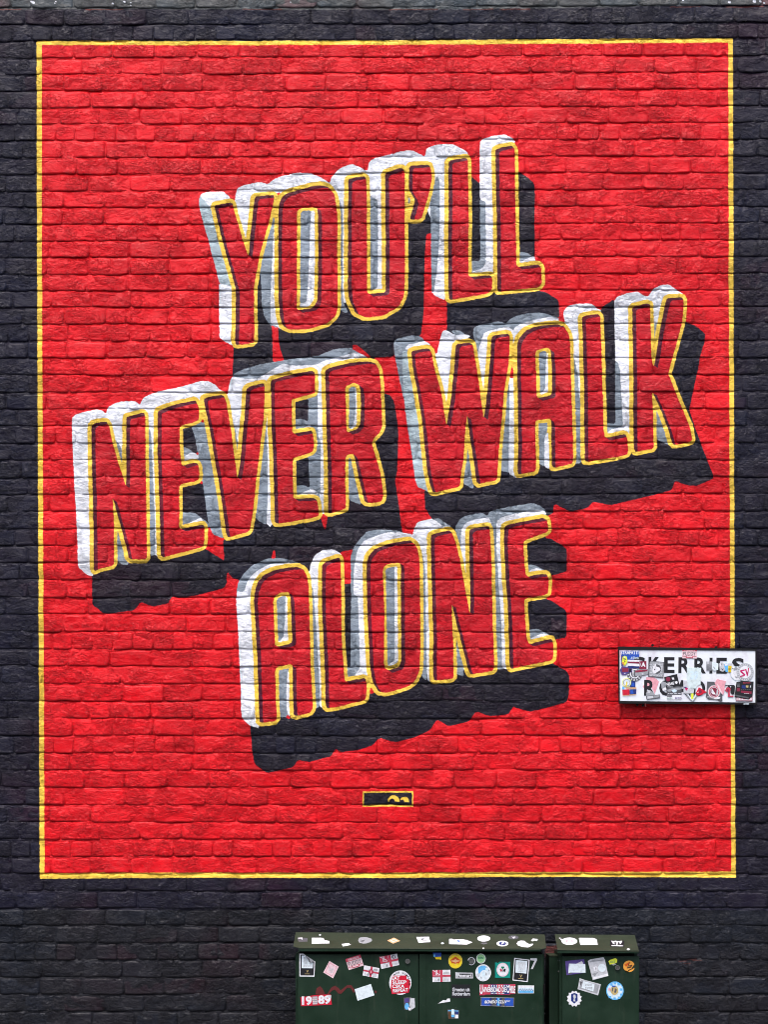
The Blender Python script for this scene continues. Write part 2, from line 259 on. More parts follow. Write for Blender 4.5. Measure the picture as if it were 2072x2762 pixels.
# specks of old white paint above the painted field, red-brown brick showing by the cabinets
for x, y, r in [(88,6,3.2),(83,3,2),(303,10,2),(335,5,2.4),(352,14,1.6),(352,7,1.2),(147,8,1.4),(1968,5,3),(2036,4,3.4),(2052,4,2.6),(2062,8,1.6),(1843,1,1.5),(784,5,1.2),(150,4,1.2)]:
    stroke(WHT, [(x-r*.4, y), (x+r*.4, y+r*.3)], r)
PAL = {RED:(.69,.006,.012), YEL:(.93,.60,.07), WHT:(.84,.85,.89), GRY:(.25,.295,.34), LGR:(.40,.49,.52), BLK:(.013,.010,.018), MAR:(.085,.009,.022), DRK:(.011,.009,.019), STO:(.085,.088,.085), RST:(.09,.025,.02), CRM:(.56,.007,.015), OLD:(.012,.012,.016)}
lut = np.zeros((16, 3), np.float32)
for k_, c_ in PAL.items(): lut[k_] = c_
paint = np.zeros((MH, MW, 4), np.float32); paint[..., 3] = 1
for dy_ in range(SS):
    for dx_ in range(SS): paint[..., :3] += lut[canvas[dy_::SS, dx_::SS]]/(SS*SS)
# ---------------------------------------------------------------- helpers
def link(o, parent=None):
    COL.objects.link(o)
    if parent: o.parent = parent
    return o
def tag(o, label=None, cat=None, group=None, kind=None):
    for k, v in (('label', label), ('category', cat), ('group', group), ('kind', kind)):
        if v: o[k] = v
    return o
def empty(name, loc, label, cat, group=None):
    o = bpy.data.objects.new(name, None); o.location = loc; link(o); return tag(o, label, cat, group)
def mesh_obj(name, verts, faces, mats, parent=None, mi=None, smooth=False):
    me = bpy.data.meshes.new(name); me.from_pydata([tuple(v) for v in verts], [], faces)
    for m in (mats if isinstance(mats, (list, tuple)) else [mats]): me.materials.append(m)
    if mi is not None: me.polygons.foreach_set('material_index', mi)
    if smooth: me.polygons.foreach_set('use_smooth', [True]*len(me.polygons))
    me.update()
    o = bpy.data.objects.new(name, me); link(o, parent)
    if parent is not None:
        o.matrix_parent_inverse = Matrix.Translation(parent.location).inverted()
    return o
def vnoise(x, y, s, seed):
    """smooth value noise in -1..1, feature size s"""
    tab = np.random.RandomState(seed).rand(256, 256)*2-1
    x = np.asarray(x, float)/s; y = np.asarray(y, float)/s
    xi = np.floor(x).astype(int); yi = np.floor(y).astype(int); fx = x-xi; fy = y-yi
    fx = fx*fx*(3-2*fx); fy = fy*fy*(3-2*fy)
    a = tab[xi % 256, yi % 256]; b = tab[(xi+1) % 256, yi % 256]; c = tab[xi % 256, (yi+1) % 256]; d = tab[(xi+1) % 256, (yi+1) % 256]
    return (a*(1-fx)+b*fx)*(1-fy)+(c*(1-fx)+d*fx)*fy
def mat(name, col=(.5,.5,.5), rough=.6, spec=.5, metal=0):
    m = bpy.data.materials.new(name); m.use_nodes = True
    b = m.node_tree.nodes['Principled BSDF']; b.inputs['Base Color'].default_value = (*col, 1)
    b.inputs['Roughness'].default_value = rough; b.inputs['Specular IOR Level'].default_value = spec; b.inputs['Metallic'].default_value = metal
    return m, m.node_tree.nodes, m.node_tree.links, b
def noise(n, l, vec, scale, detail=4, rough=.55, kind='FBM', dist=0):
    t = n.new('ShaderNodeTexNoise'); t.noise_type = kind; t.inputs['Scale'].default_value = scale; t.inputs['Detail'].default_value = detail
    t.inputs['Roughness'].default_value = rough; t.inputs['Distortion'].default_value = dist; l.new(vec, t.inputs['Vector']); return t
def ramp(n, l, fac, stops):
    r = n.new('ShaderNodeValToRGB'); e = r.color_ramp.elements
    while len(e) > 1: e.remove(e[0])
    e[0].position = stops[0][0]; e[0].color = (*stops[0][1], 1)
    for p, c in stops[1:]:
        k = e.new(p); k.color = (*c, 1)
    l.new(fac, r.inputs[0]); return r
def mix(n, l, a, b, fac=1.0, mode='MULTIPLY'):
    m = n.new('ShaderNodeMix'); m.data_type = 'RGBA'; m.blend_type = mode
    for s, v in ((m.inputs['Factor'], fac), (m.inputs['A'], a), (m.inputs['B'], b)):
        if hasattr(v, 'is_output'): l.new(v, s)
        elif isinstance(v, tuple): s.default_value = (*v, 1)
        else: s.default_value = v
    return m.outputs['Result']
def mth(n, l, op, a, b=0.0):
    m = n.new('ShaderNodeMath'); m.operation = op
    for s, v in zip(m.inputs, (a, b)):
        if hasattr(v, 'is_output'): l.new(v, s)
        else: s.default_value = v
    return m.outputs[0]
def mapping(n, l, vec, scale=(1,1,1), loc=(0,0,0)):
    m = n.new('ShaderNodeMapping'); m.inputs['Scale'].default_value = scale; m.inputs['Location'].default_value = loc; l.new(vec, m.inputs['Vector']); return m.outputs[0]

# ---------------------------------------------------------------- masonry paint material
img = bpy.data.images.new('mural_paint', MW, MH, float_buffer=True)
img.colorspace_settings.name = 'Non-Color'
img.pixels.foreach_set(np.ascontiguousarray(paint[::-1]).ravel()); img.update()
m_wall, n, l, bsdf = mat('painted_brick', rough=.5, spec=.19)
geo = n.new('ShaderNodeNewGeometry'); pos = geo.outputs['Position']
# brush wobble
w1 = noise(n, l, pos, 55, 3); w2 = noise(n, l, pos, 7, 3)
def centred(t, amp):
    v = n.new('ShaderNodeVectorMath'); v.operation = 'SUBTRACT'; l.new(t.outputs['Color'], v.inputs[0]); v.inputs[1].default_value = (.5,.5,.5)
    s = n.new('ShaderNodeVectorMath'); s.operation = 'SCALE'; l.new(v.outputs[0], s.inputs[0]); s.inputs['Scale'].default_value = amp; return s.outputs[0]
def vadd(a, b):
    v = n.new('ShaderNodeVectorMath'); v.operation = 'ADD'; l.new(a, v.inputs[0]); l.new(b, v.inputs[1]); return v.outputs[0]
wpos = vadd(vadd(pos, centred(w1, .009)), centred(w2, .008))
sep = n.new('ShaderNodeSeparateXYZ'); l.new(wpos, sep.inputs[0])
uu = mth(n, l, 'MULTIPLY_ADD', sep.outputs['X'], 1/(U*MW)); n[-1].inputs[2].default_value = 1036/MW
vv = mth(n, l, 'MULTIPLY_ADD', sep.outputs['Z'], 1/(U*MH)); n[-1].inputs[2].default_value = (-(2762-MH)*U-Z0)/(U*MH)
cmb = n.new('ShaderNodeCombineXYZ'); l.new(uu, cmb.inputs[0]); l.new(vv, cmb.inputs[1])
tex = n.new('ShaderNodeTexImage'); tex.image = img; tex.extension = 'EXTEND'; tex.interpolation = 'Linear'; l.new(cmb.outputs[0], tex.inputs[0])
# uneven coats: thin and thick paint, a faint dirty film, colour drifting from patch to patch
n1 = noise(n, l, pos, 2.3, 5, .6); coat = ramp(n, l, n1.outputs['Fac'], [(.3, (.78,.79,.80)), (.5, (1,1,1)), (.72, (1.12,1.10,1.10))])
n2 = noise(n, l, mapping(n, l, pos, (9, 9, 24)), 1, 5, .62); coat2 = ramp(n, l, n2.outputs['Fac'], [(.3, (.78,.77,.77)), (.55, (1,1,1)), (.75, (1.10,1.09,1.09))])
c = mix(n, l, tex.outputs['Color'], coat.outputs[0]); c = mix(n, l, c, coat2.outputs[0])
n3 = noise(n, l, pos, 1.1, 3, .6); att = n.new('ShaderNodeAttribute'); att.attribute_name = 'tone'; tsep = n.new('ShaderNodeSeparateXYZ'); l.new(att.outputs['Vector'], tsep.inputs[0])
btone = ramp(n, l, tsep.outputs['X'], [(0, (.88,.88,.88)), (.5, (1,1,1)), (1, (1.09,1.08,1.08))]); c = mix(n, l, c, btone.outputs[0])
tint = ramp(n, l, mth(n, l, 'ADD', n3.outputs['Fac'], mth(n, l, 'MULTIPLY', mth(n, l, 'SUBTRACT', tsep.outputs['Y'], .5), .22)), [(.36, (.78,.98,1.2)), (.48, (1,1,1)), (.56, (1,.92,.95)), (.66, (1.9,.85,.95))])
sepc = n.new('ShaderNodeSeparateColor'); l.new(tex.outputs['Color'], sepc.inputs[0])
c = mix(n, l, c, tint.outputs[0], mth(n, l, 'MULTIPLY', mth(n, l, 'LESS_THAN', sepc.outputs[0], .1), .8))
# rubbed chips where the paint is gone off sharp edges (old pale brick and grime)
n4 = noise(n, l, pos, 42, 6, .7); chip = ramp(n, l, n4.outputs['Fac'], [(.70, (0,0,0)), (.76, (1,1,1))])
c = mix(n, l, c, (.06, .035, .03), mth(n, l, 'MULTIPLY', chip.outputs[0], .4), 'MIX')
l.new(c, bsdf.inputs['Base Color'])
rg = ramp(n, l, n2.outputs['Fac'], [(.3, (.24,)*3), (.7, (.36,)*3)]); l.new(rg.outputs[0], bsdf.inputs['Roughness'])
# relief of the old brick faces under thick paint: pits, slanting scores and flaked steps
r1 = noise(n, l, vadd(mapping(n, l, pos, (1, 1, 1.5)), centred(noise(n, l, pos, 12, 2), .05)), 30, 7, .64, dist=.7)
flk = ramp(n, l, r1.outputs['Fac'], [(.33, (0,)*3), (.39, (.5,)*3), (.46, (.58,)*3), (.485, (.88,)*3), (.75, (1,)*3)])
r2 = noise(n, l, mapping(n, l, pos, (1, 1, 2.2), (3, 1, 5)), 24, 4, .58, dist=1.4)
rid = mth(n, l, 'ABSOLUTE', mth(n, l, 'SUBTRACT', r2.outputs['Fac'], .5)); ridr = ramp(n, l, rid, [(0, (0,)*3), (.014, (.75,)*3), (.04, (1,)*3)])
r3 = noise(n, l, pos, 120, 4, .65)
gate = ramp(n, l, noise(n, l, pos, 7, 3).outputs['Fac'], [(.42, (.12,)*3), (.60, (1,)*3)])
rel = mth(n, l, 'ADD', mth(n, l, 'MULTIPLY', flk.outputs[0], .55), mth(n, l, 'MULTIPLY', ridr.outputs[0], .38))
h = mth(n, l, 'ADD', mth(n, l, 'MULTIPLY', rel, gate.outputs[0]), mth(n, l, 'MULTIPLY', r1.outputs['Fac'], .45)); h = mth(n, l, 'ADD', h, mth(n, l, 'MULTIPLY', r3.outputs['Fac'], .16))
bmp = n.new('ShaderNodeBump'); bst = ramp(n, l, tsep.outputs['Z'], [(0, (.5,)*3), (.3, (.9,)*3), (1, (1,)*3)]); l.new(bst.outputs[0], bmp.inputs['Strength']); bmp.inputs['Distance'].default_value = .0125
l.new(h, bmp.inputs['Height']); l.new(bmp.outputs[0], bsdf.inputs['Normal'])

# ---------------------------------------------------------------- the brick wall
PX0, PX1, PY0 = -560, 2632, -480
anchors = [(0, 22), (1, 68), (2, 111), (3, 157), (19, 875), (33, 1517), (48, 2218), (59, 2728), (69, 3192)]
def course(k):
    if k < 0: return 22+k*45
    for (a, ya), (b, yb) in zip(anchors, anchors[1:]):
        if a <= k <= b: return ya+(yb-ya)*(k-a)/(b-a)
K0 = int((PY0-22)/45)
def joint_y(k, px):
    """height of joint k (measuring units, y down) along the wall: never quite straight"""
    y = course(k); px = np.asarray(px, float)
    slope = -8*(px/2072)*max(0., 1-max(y, 0)/1400)
    return y+slope+2.0*vnoise(px, k*977.0, 150, 11)+1.3*vnoise(px, k*977.0, 45, 12)+.7*vnoise(px, k*977.0, 16, 13)
def relief(x, z, seed=0):
    return 2.2*vnoise(x, z, 45, 21+seed)+1.6*vnoise(x, z, 19, 22+seed)+.9*vnoise(x, z*1.6, 9, 23+seed)
wall = empty('brick_wall', (0, 0, 0), 'old brick wall painted with a large red lettering mural in a yellow border on a blue-black ground', 'wall')
# mortar: one uneven skin; under every course a deep shadowed groove, weathered out to the top of the course below
offs = [(-7.5, 3), (-2.4, 2), (-.9, 4.6), (-.3, 4.4), (.2, 2.8), (2.6, 1.5), (5.2, .5), (7.5, .4), (12, .6), (19, .6), (26, .6), (33, .8)]
xs = np.arange(PX0, PX1+1, 6.0)
rows = []
for k in range(K0, 69):
    jy = joint_y(k, xs); nx = joint_y(k+1, xs)
    for o_, d_ in offs:
        if o_ > 6: yy = jy+(nx-jy)*(o_/44.)
        else: yy = jy+o_
        deep = (d_ > 2.5)
        sw = vnoise(xs, yy*3, 60, 31); sm = vnoise(xs, yy, 14, 32)
        fill_ = np.clip(vnoise(xs, np.full_like(xs, k*311.), 130, 33)*1.7+.15, 0, 1) if deep else 0   # groove smeared shut here and there
        dep = d_*(1-.72*np.asarray(fill_))+sw*1.5+sm*1.2+(1.1*vnoise(xs, yy, 34, 35) if not deep else 0)
        rows.append(np.stack([wx(xs), dep*U*.7, wz(yy)], 1))
V = np.concatenate(rows); nr, nc = len(rows), len(xs)
ii = (np.arange(nr-1)[:, None]*nc+np.arange(nc-1)[None, :]).ravel()
F = np.stack([ii, ii+1, ii+nc+1, ii+nc], 1)
def np_mesh(name, V, F, m, parent, smooth=None, tone=None):
    me = bpy.data.meshes.new(name); me.vertices.add(len(V)); me.vertices.foreach_set('co', V.astype(np.float32).ravel())
    me.loops.add(F.size); me.loops.foreach_set('vertex_index', F.astype(np.int32).ravel())
    me.polygons.add(len(F)); me.polygons.foreach_set('loop_start', np.arange(0, F.size, 4, dtype=np.int32)); me.polygons.foreach_set('loop_total', np.full(len(F), 4, np.int32))
    me.materials.append(m); me.update(calc_edges=True); me.polygons.foreach_set('use_smooth', np.ones(len(F), bool) if smooth is None else smooth); me.validate()
    at = me.attributes.new('tone', 'FLOAT_VECTOR', 'POINT'); tv = np.full((len(V), 3), .5) if tone is None else np.broadcast_to(tone, (len(V), 3))
    at.data.foreach_set('vector', np.ascontiguousarray(tv, np.float32).ravel())
    o = bpy.data.objects.new(name, me); link(o, parent); return o
F = F[:, ::-1]
mortar = np_mesh('mortar', V, F, m_wall, wall); tag(mortar, kind='stuff')
# bricks
def brick_mesh(xa, xb, k, idx):
    """verts/faces of one worn, painted brick between two vertical joints of course k (units -> metres)"""
    nx = max(4, int(round((xb-xa)/10))); ny = 5
    u = np.linspace(0, 1, nx+1); v = np.linspace(0, 1, ny+1)
    v = np.array([0, .12, .35, .65, .88, 1]); u = np.concatenate([[0], np.linspace(.07, .93, nx-1), [1]])
    Uu, Vv = np.meshgrid(u, v)
    x = xa+(xb-xa)*Uu
    top = joint_y(k, x)+4.4; bot = joint_y(k+1, x)-.8
    y = top+(bot-top)*Vv
    s = idx*7.31
    x = x+1.6*vnoise(y, y*0+s, 16, 41)*((Uu < .01)|(Uu > .99)); y = y+(1.0*vnoise(x, x*0+s, 14, 42)+.8*vnoise(x, x*0+s, 8, 43))*((Vv < .01)|(Vv > .99))
    cr = random.uniform(1.5, 4.5)                           # knocked-off corners
    cor = ((Uu < .01)|(Uu > .99)) & ((Vv < .01)|(Vv > .99))
    x = x+cor*np.where(Uu < .5, cr, -cr); y = y+cor*np.where(Vv < .5, cr*.6, -cr*.6)
    face = random.gauss(-.2, .6)+random.gauss(-.2, 1.0)*(Vv-.5)+random.gauss(0, .9)*(Uu-.5)
    amp = random.choice([.5, .8, 1.1, 1.5, 1.9])
    d = face+amp*relief(x, y+s*13)*.62
    edge = (Uu < .01)|(Uu > .99)|(Vv < .01)|(Vv > .99)
    d = d+np.where((Uu < .01)|(Uu > .99), random.uniform(.0, .9), 0)+np.where((Vv < .01), .9, 0)                                          # arris worn back
    if random.random() < .12:                               # spalled face
        cxp, cyp = random.uniform(xa, xb), random.uniform(top.min(), bot.max())
        d = d+2.6*np.exp(-((x-cxp)/22)**2-((y-cyp)/11)**2)
    vs = np.stack([wx(x), d*U*.7, wz(y)], -1).reshape(-1, 3)
    W = nx+1
    fs = [(j*W+i, (j+1)*W+i, (j+1)*W+i+1, j*W+i+1) for j in range(ny) for i in range(nx)]
    front = len(fs)
    rim = [i for i in range(W)]+[j*W+nx for j in range(1, ny+1)]+[ny*W+i for i in range(nx-1, -1, -1)]+[j*W for j in range(ny-1, 0, -1)]
    b0 = len(vs); back = vs[rim].copy(); back[:, 1] = .03
    vs = np.concatenate([vs, back]); m_ = len(rim)
    fs += [(rim[q], rim[(q+1) % m_], b0+(q+1) % m_, b0+q) for q in range(m_)]
    return vs, fs, np.arange(len(fs)) < front
specs = []
for k in range(K0, 69):
    header = (k % 6 == 1)
    L = 54.5 if header else 110.0
    x = PX0-random.uniform(0, L)+(55 if k % 2 and not header else 0)
    x = PX0-150+((k*37) % 3)*7+(55 if k % 2 and not header else (27 if header else 0))+random.uniform(-8, 8)
    while x < PX1:
        w = L*random.uniform(.955, 1.045)
        if not header and random.random() < .05: w = L/2
        if x+w > PX0: specs.append([x+1.3, min(x+w-1.3, PX1+20), k])
        x += w
def vis_area(s):
    xa, xb, k = s; ya, yb = course(k), course(k+1)
    x0, x1 = max(xa, 0), min(xb, 2072); y0, y1 = max(ya, 0), min(yb, 2762)
    a = max(0, x1-x0)*max(0, y1-y0)
    if y1 > 2510 and x1 > 785 and x0 < 1735: a *= .2
    if 1740 < (ya+yb)/2 < 1905 and x1 > 1664: a *= .2
    return a
order = sorted(range(len(specs)), key=lambda i: -vis_area(specs[i]))
single = set(order[:300])
VS, FS, SM, TN = [], [], [], []; base = 0
for i, s in enumerate(specs):
    vs, fs, sm_ = brick_mesh(*s, i)
    tone_ = [random.random(), random.random(), random.random()]
    if i in single:
        c0 = vs[:-1].mean(0); o = np_mesh('brick', vs-c0, np.array(fs), m_wall, wall, sm_, np.array([tone_])); o.location = c0
    else:
        SM.append(sm_); TN.append(np.tile(tone_, (len(vs), 1))); VS.append(vs); FS.append(np.array(fs)+base); base += len(vs)
tag(np_mesh('brickwork', np.concatenate(VS), np.concatenate(FS), m_wall, wall, np.concatenate(SM), np.concatenate(TN)), kind='stuff')
# ---------------------------------------------------------------- street: pavement, kerb, road, unseen houses added opposite
def box(v, f, x0, x1, y0, y1, z0, z1):
    b = len(v); v += [(x0,y0,z0),(x1,y0,z0),(x1,y1,z0),(x0,y1,z0),(x0,y0,z1),(x1,y0,z1),(x1,y1,z1),(x0,y1,z1)]
    f += [tuple(b+i for i in q) for q in ((0,3,2,1),(4,5,6,7),(0,1,5,4),(1,2,6,5),(2,3,7,6),(3,0,4,7))]
def rough_mat(name, col, var=.25, scale=8, rough=.85, bump=.004, bscale=60):
    m, n, l, b = mat(name, col, rough, .3)
    g = n.new('ShaderNodeNewGeometry').outputs['Position']
    t = noise(n, l, g, scale, 5, .6); r = ramp(n, l, t.outputs['Fac'], [(.3, (1-var,)*3), (.7, (1+var,)*3)])
    l.new(mix(n, l, (*col,), r.outputs[0]), b.inputs['Base Color'])
    bp = n.new('ShaderNodeBump'); bp.inputs['Distance'].default_value = bump; l.new(noise(n, l, g, bscale, 5).outputs['Fac'], bp.inputs['Height']); l.new(bp.outputs[0], b.inputs['Normal'])
    return m
m_pave = rough_mat('paving', (.16,.155,.15)); m_asph = rough_mat('asphalt', (.05,.05,.052)); m_kerb = rough_mat('kerb_stone', (.2,.2,.19))
m_hb = rough_mat('terrace_brick', (.20,.085,.06), bscale=30); m_slate = rough_mat('slate', (.06,.06,.07)); m_trim = rough_mat('painted_trim', (.6,.6,.58)); m_dglass, *_ = mat('dark_glass', (.02,.025,.03), .08); m_door = rough_mat('door_paint', (.03,.05,.12))
def sheet(name, x0, x1, y0, y1, z, m):
    return tag(mesh_obj(name, [(x0,y0,z),(x1,y0,z),(x1,y1,z),(x0,y1,z)], [(0,1,2,3)], m), kind='structure')
sheet('road', -60, 60, -60, 30, -.12, m_asph)
v, f = [], []; box(v, f, -60, 60, -3.4, 5, -.5, 0); tag(mesh_obj('pavement', v, f, m_pave), kind='structure')
v, f = [], []; box(v, f, -60, 60, -3.55, -3.402, -.5, .004); tag(mesh_obj('kerb', v, f, m_kerb), kind='structure')
v, f = [], []; box(v, f, -60, 60, -30, -12.4, -.5, 0); tag(mesh_obj('far_pavement', v, f, m_pave), kind='structure')

hx = [-19.4+i*4.85 for i in range(9)]
tints = [(.20,.085,.06), (.17,.075,.055), (.24,.20,.15), (.19,.08,.06), (.15,.07,.055), (.22,.10,.07), (.25,.22,.18), (.18,.075,.055)]
words = ['with brown-red brick front, first of the row', 'with dark brown brick front', 'rendered in buff', 'with red brick front', 'with sooty brick front', 'with orange brick front', 'rendered pale grey', 'with plain red brick front, last of the row']
for i in range(8):  # unseen row, added so the lower wall reflects house fronts instead of sky
    x0, x1 = hx[i], hx[i+1]-.004; yf = -15.2
    h_ = empty('added_terraced_house', ((x0+x1)/2, yf-4, 0), 'two-storey terraced house added unseen across the street to dim reflections, '+words[i], 'house', 'terraced houses added unseen across the street to dim reflections')
    mw = rough_mat('house_wall', tints[i], bscale=30)
    v, f = [], []; box(v, f, x0, x1, yf-8, yf, 0, 6.4); mesh_obj('wall', v, f, mw, h_)
    v = [(x0,yf+.15,6.402),(x1,yf+.15,6.402),(x1,yf-8.15,6.402),(x0,yf-8.15,6.402),(x0,yf-4,8.9),(x1,yf-4,8.9)]
    mesh_obj('roof', v, [(0,1,5,4),(2,3,4,5),(1,2,5),(3,0,4),(3,2,1,0)], m_slate, h_)
    v, f = [], []; box(v, f, x1-.9, x1-.05, yf-4.4, yf-3.6, 7.2, 9.9); mesh_obj('chimney', v, f, mw, h_)
    for wx_, wz_ in ((x0+1.2, 1.1), (x0+1.2, 4.0), (x0+3.5, 4.0)):
        v, f = [], []; box(v, f, wx_-.55, wx_+.55, yf-.06, yf+.012, wz_, wz_+1.5); fr_ = mesh_obj('window', v, f, m_trim, h_)
        for sx in (-1, 1):
            for sz in (0, 1):
                v, f = [], []; box(v, f, wx_+sx*.26-.22, wx_+sx*.26+.22, yf-.02, yf+.016, wz_+.08+sz*.72, wz_+.7+sz*.72)
                o = mesh_obj('pane', v, f, m_dglass, h_); o.parent = fr_; o.matrix_parent_inverse = Matrix.Translation(h_.location).inverted()
    v, f = [], []; box(v, f, x0+3.05, x0+3.95, yf-.05, yf+.02, .02, 2.1); mesh_obj('door', v, f, m_door, h_)
# ---------------------------------------------------------------- projecting measured points onto real planes
CAM = Vector((CX, CY, CZ))
def ray(px, py): return Vector((wx(px), 0, wz(py)))-CAM
class Plane:
    def __init__(s, p, nrm, reg=None): s.p = Vector(p); s.n = Vector(nrm).normalized()
    def at(s, px, py, lift=0):
        r = ray(px, py); t = (s.p-CAM).dot(s.n)/r.dot(s.n); return CAM+r*t+s.n*lift
def px_at(px, py, d):                                    # point at distance d in front of the wall
    return CAM+ray(px, py)*((-CY-d)/(-CY))
# ---------------------------------------------------------------- materials for metal, vinyl and print
def cab_green(name, col, rough=.42):
    m, n, l, b = mat(name, col, rough, .32)
    g = n.new('ShaderNodeNewGeometry').outputs['Position']
    t = noise(n, l, g, 9, 6, .65); r = ramp(n, l, t.outputs['Fac'], [(.3, (.8,.82,.8)), (.55, (1,1,1)), (.75, (1.25,1.22,1.15))])
    c = mix(n, l, col, r.outputs[0])
    st = noise(n, l, mapping(n, l, g, (26, 26, 3)), 1, 4, .6); sr = ramp(n, l, st.outputs['Fac'], [(.58, (0,0,0)), (.75, (1,1,1))])
    c = mix(n, l, c, (.07,.07,.05), mth(n, l, 'MULTIPLY', sr.outputs[0], .25), 'MIX')
    sp = noise(n, l, g, 90, 3, .6); spr = ramp(n, l, sp.outputs['Fac'], [(.71, (0,0,0)), (.74, (1,1,1))])
    c = mix(n, l, c, (.16,.15,.12), mth(n, l, 'MULTIPLY', spr.outputs[0], .6), 'MIX')
    l.new(c, b.inputs['Base Color'])
    l.new(ramp(n, l, t.outputs['Fac'], [(.3, (rough-.06,)*3), (.7, (rough+.14,)*3)]).outputs[0], b.inputs['Roughness'])
    bp = n.new('ShaderNodeBump'); bp.inputs['Distance'].default_value = .0012; l.new(noise(n, l, g, 14, 3).outputs['Fac'], bp.inputs['Height']); l.new(bp.outputs[0], b.inputs['Normal'])
    return m
m_green = cab_green('green_steel', (.006,.022,.0105)); m_roof = cab_green('sky_lightened_green_steel', (.024,.034,.018), .6)  # second green is lightened, putting sky light on the tops into the colour
m_gap, *_ = mat('gap_shade_hinge_black', (.004,.004,.004), .9, .1); m_steel, *_ = mat('lock_metal', (.25,.25,.24), .4, .5, .8)  # first black paints the lid gap's shade and also colours two hinges
INK = {}
INKC = dict(white=(.72,.72,.75), pale=(.66,.74,.78), ice=(.58,.72,.80), pink=(.72,.33,.38), blush=(.75,.55,.58), rose=(.50,.05,.09), red=(.55,.010,.035), maroon=(.22,.02,.05), black=(.012,.012,.015), grey=(.30,.31,.33),
            dgrey=(.09,.09,.10), lgrey=(.52,.53,.56), navy=(.015,.03,.16), blue=(.02,.08,.42), sky=(.12,.42,.75), purple=(.075,.05,.20), yellow=(.78,.58,.02), lemon=(.70,.76,.05), orange=(.72,.32,.05), fire=(.55,.09,.01), peach=(.75,.42,.22),
            teal=(.0,.25,.20), green=(.0,.18,.10), lime=(.33,.62,.30), gold=(.50,.38,.16), brown=(.10,.045,.02), spray=(.11,.018,.018), crimson=(.50,.01,.12), film=(.045,.06,.045), mint=(.60,.70,.70))
def ink(nm):
    if nm not in INK:
        m, n, l, b = mat('print_'+nm, INKC[nm], .45, .35)
        g = n.new('ShaderNodeNewGeometry').outputs['Position']
        t = noise(n, l, g, 60, 5, .65); r = ramp(n, l, t.outputs['Fac'], [(.28, (.72,.72,.71)), (.5, (1,1,1)), (.7, (1.06,1.06,1.06))])
        l.new(mix(n, l, INKC[nm], r.outputs[0]), b.inputs['Base Color'])
        bp = n.new('ShaderNodeBump'); bp.inputs['Distance'].default_value = .0008; l.new(noise(n, l, g, 70, 3).outputs['Fac'], bp.inputs['Height']); l.new(bp.outputs[0], b.inputs['Normal'])
        INK[nm] = m
    return INK[nm]
# ---------------------------------------------------------------- lettering as meshes
TXT = {}
def text_tris(s, bold=.02):
    key = (s, bold)
    if key not in TXT:
        cu = bpy.data.curves.new('lettering', 'FONT'); cu.body = s; cu.offset = bold; cu.resolution_u = 3; cu.fill_mode = 'FRONT'
        ob = bpy.data.objects.new('lettering', cu); me = bpy.data.meshes.new_from_object(ob)
        P = np.array([v.co[:2] for v in me.vertices]) if len(me.vertices) else np.zeros((0, 2)); T = [tuple(p.vertices) for p in me.polygons]
        bpy.data.objects.remove(ob); bpy.data.curves.remove(cu); bpy.data.meshes.remove(me)
        mn, mx = P.min(0), P.max(0); P = (P-mn)/(mx-mn); TXT[key] = (P, T)
    return TXT[key]
REG.update(P1=(780,2500,240/1659), P2=(1010,2500,240/1659), P3=(1240,2500,260/1659), P4=(1480,2500,260/1659), P5=(780,2640,400/1659), P6=(1150,2640,400/1659),
           P7=(750,2450,500/1659), P8=(1200,2450,560/1659), N1=(1660,1730,200/1659), N2=(1850,1730,200/1659))
LAY = .00022
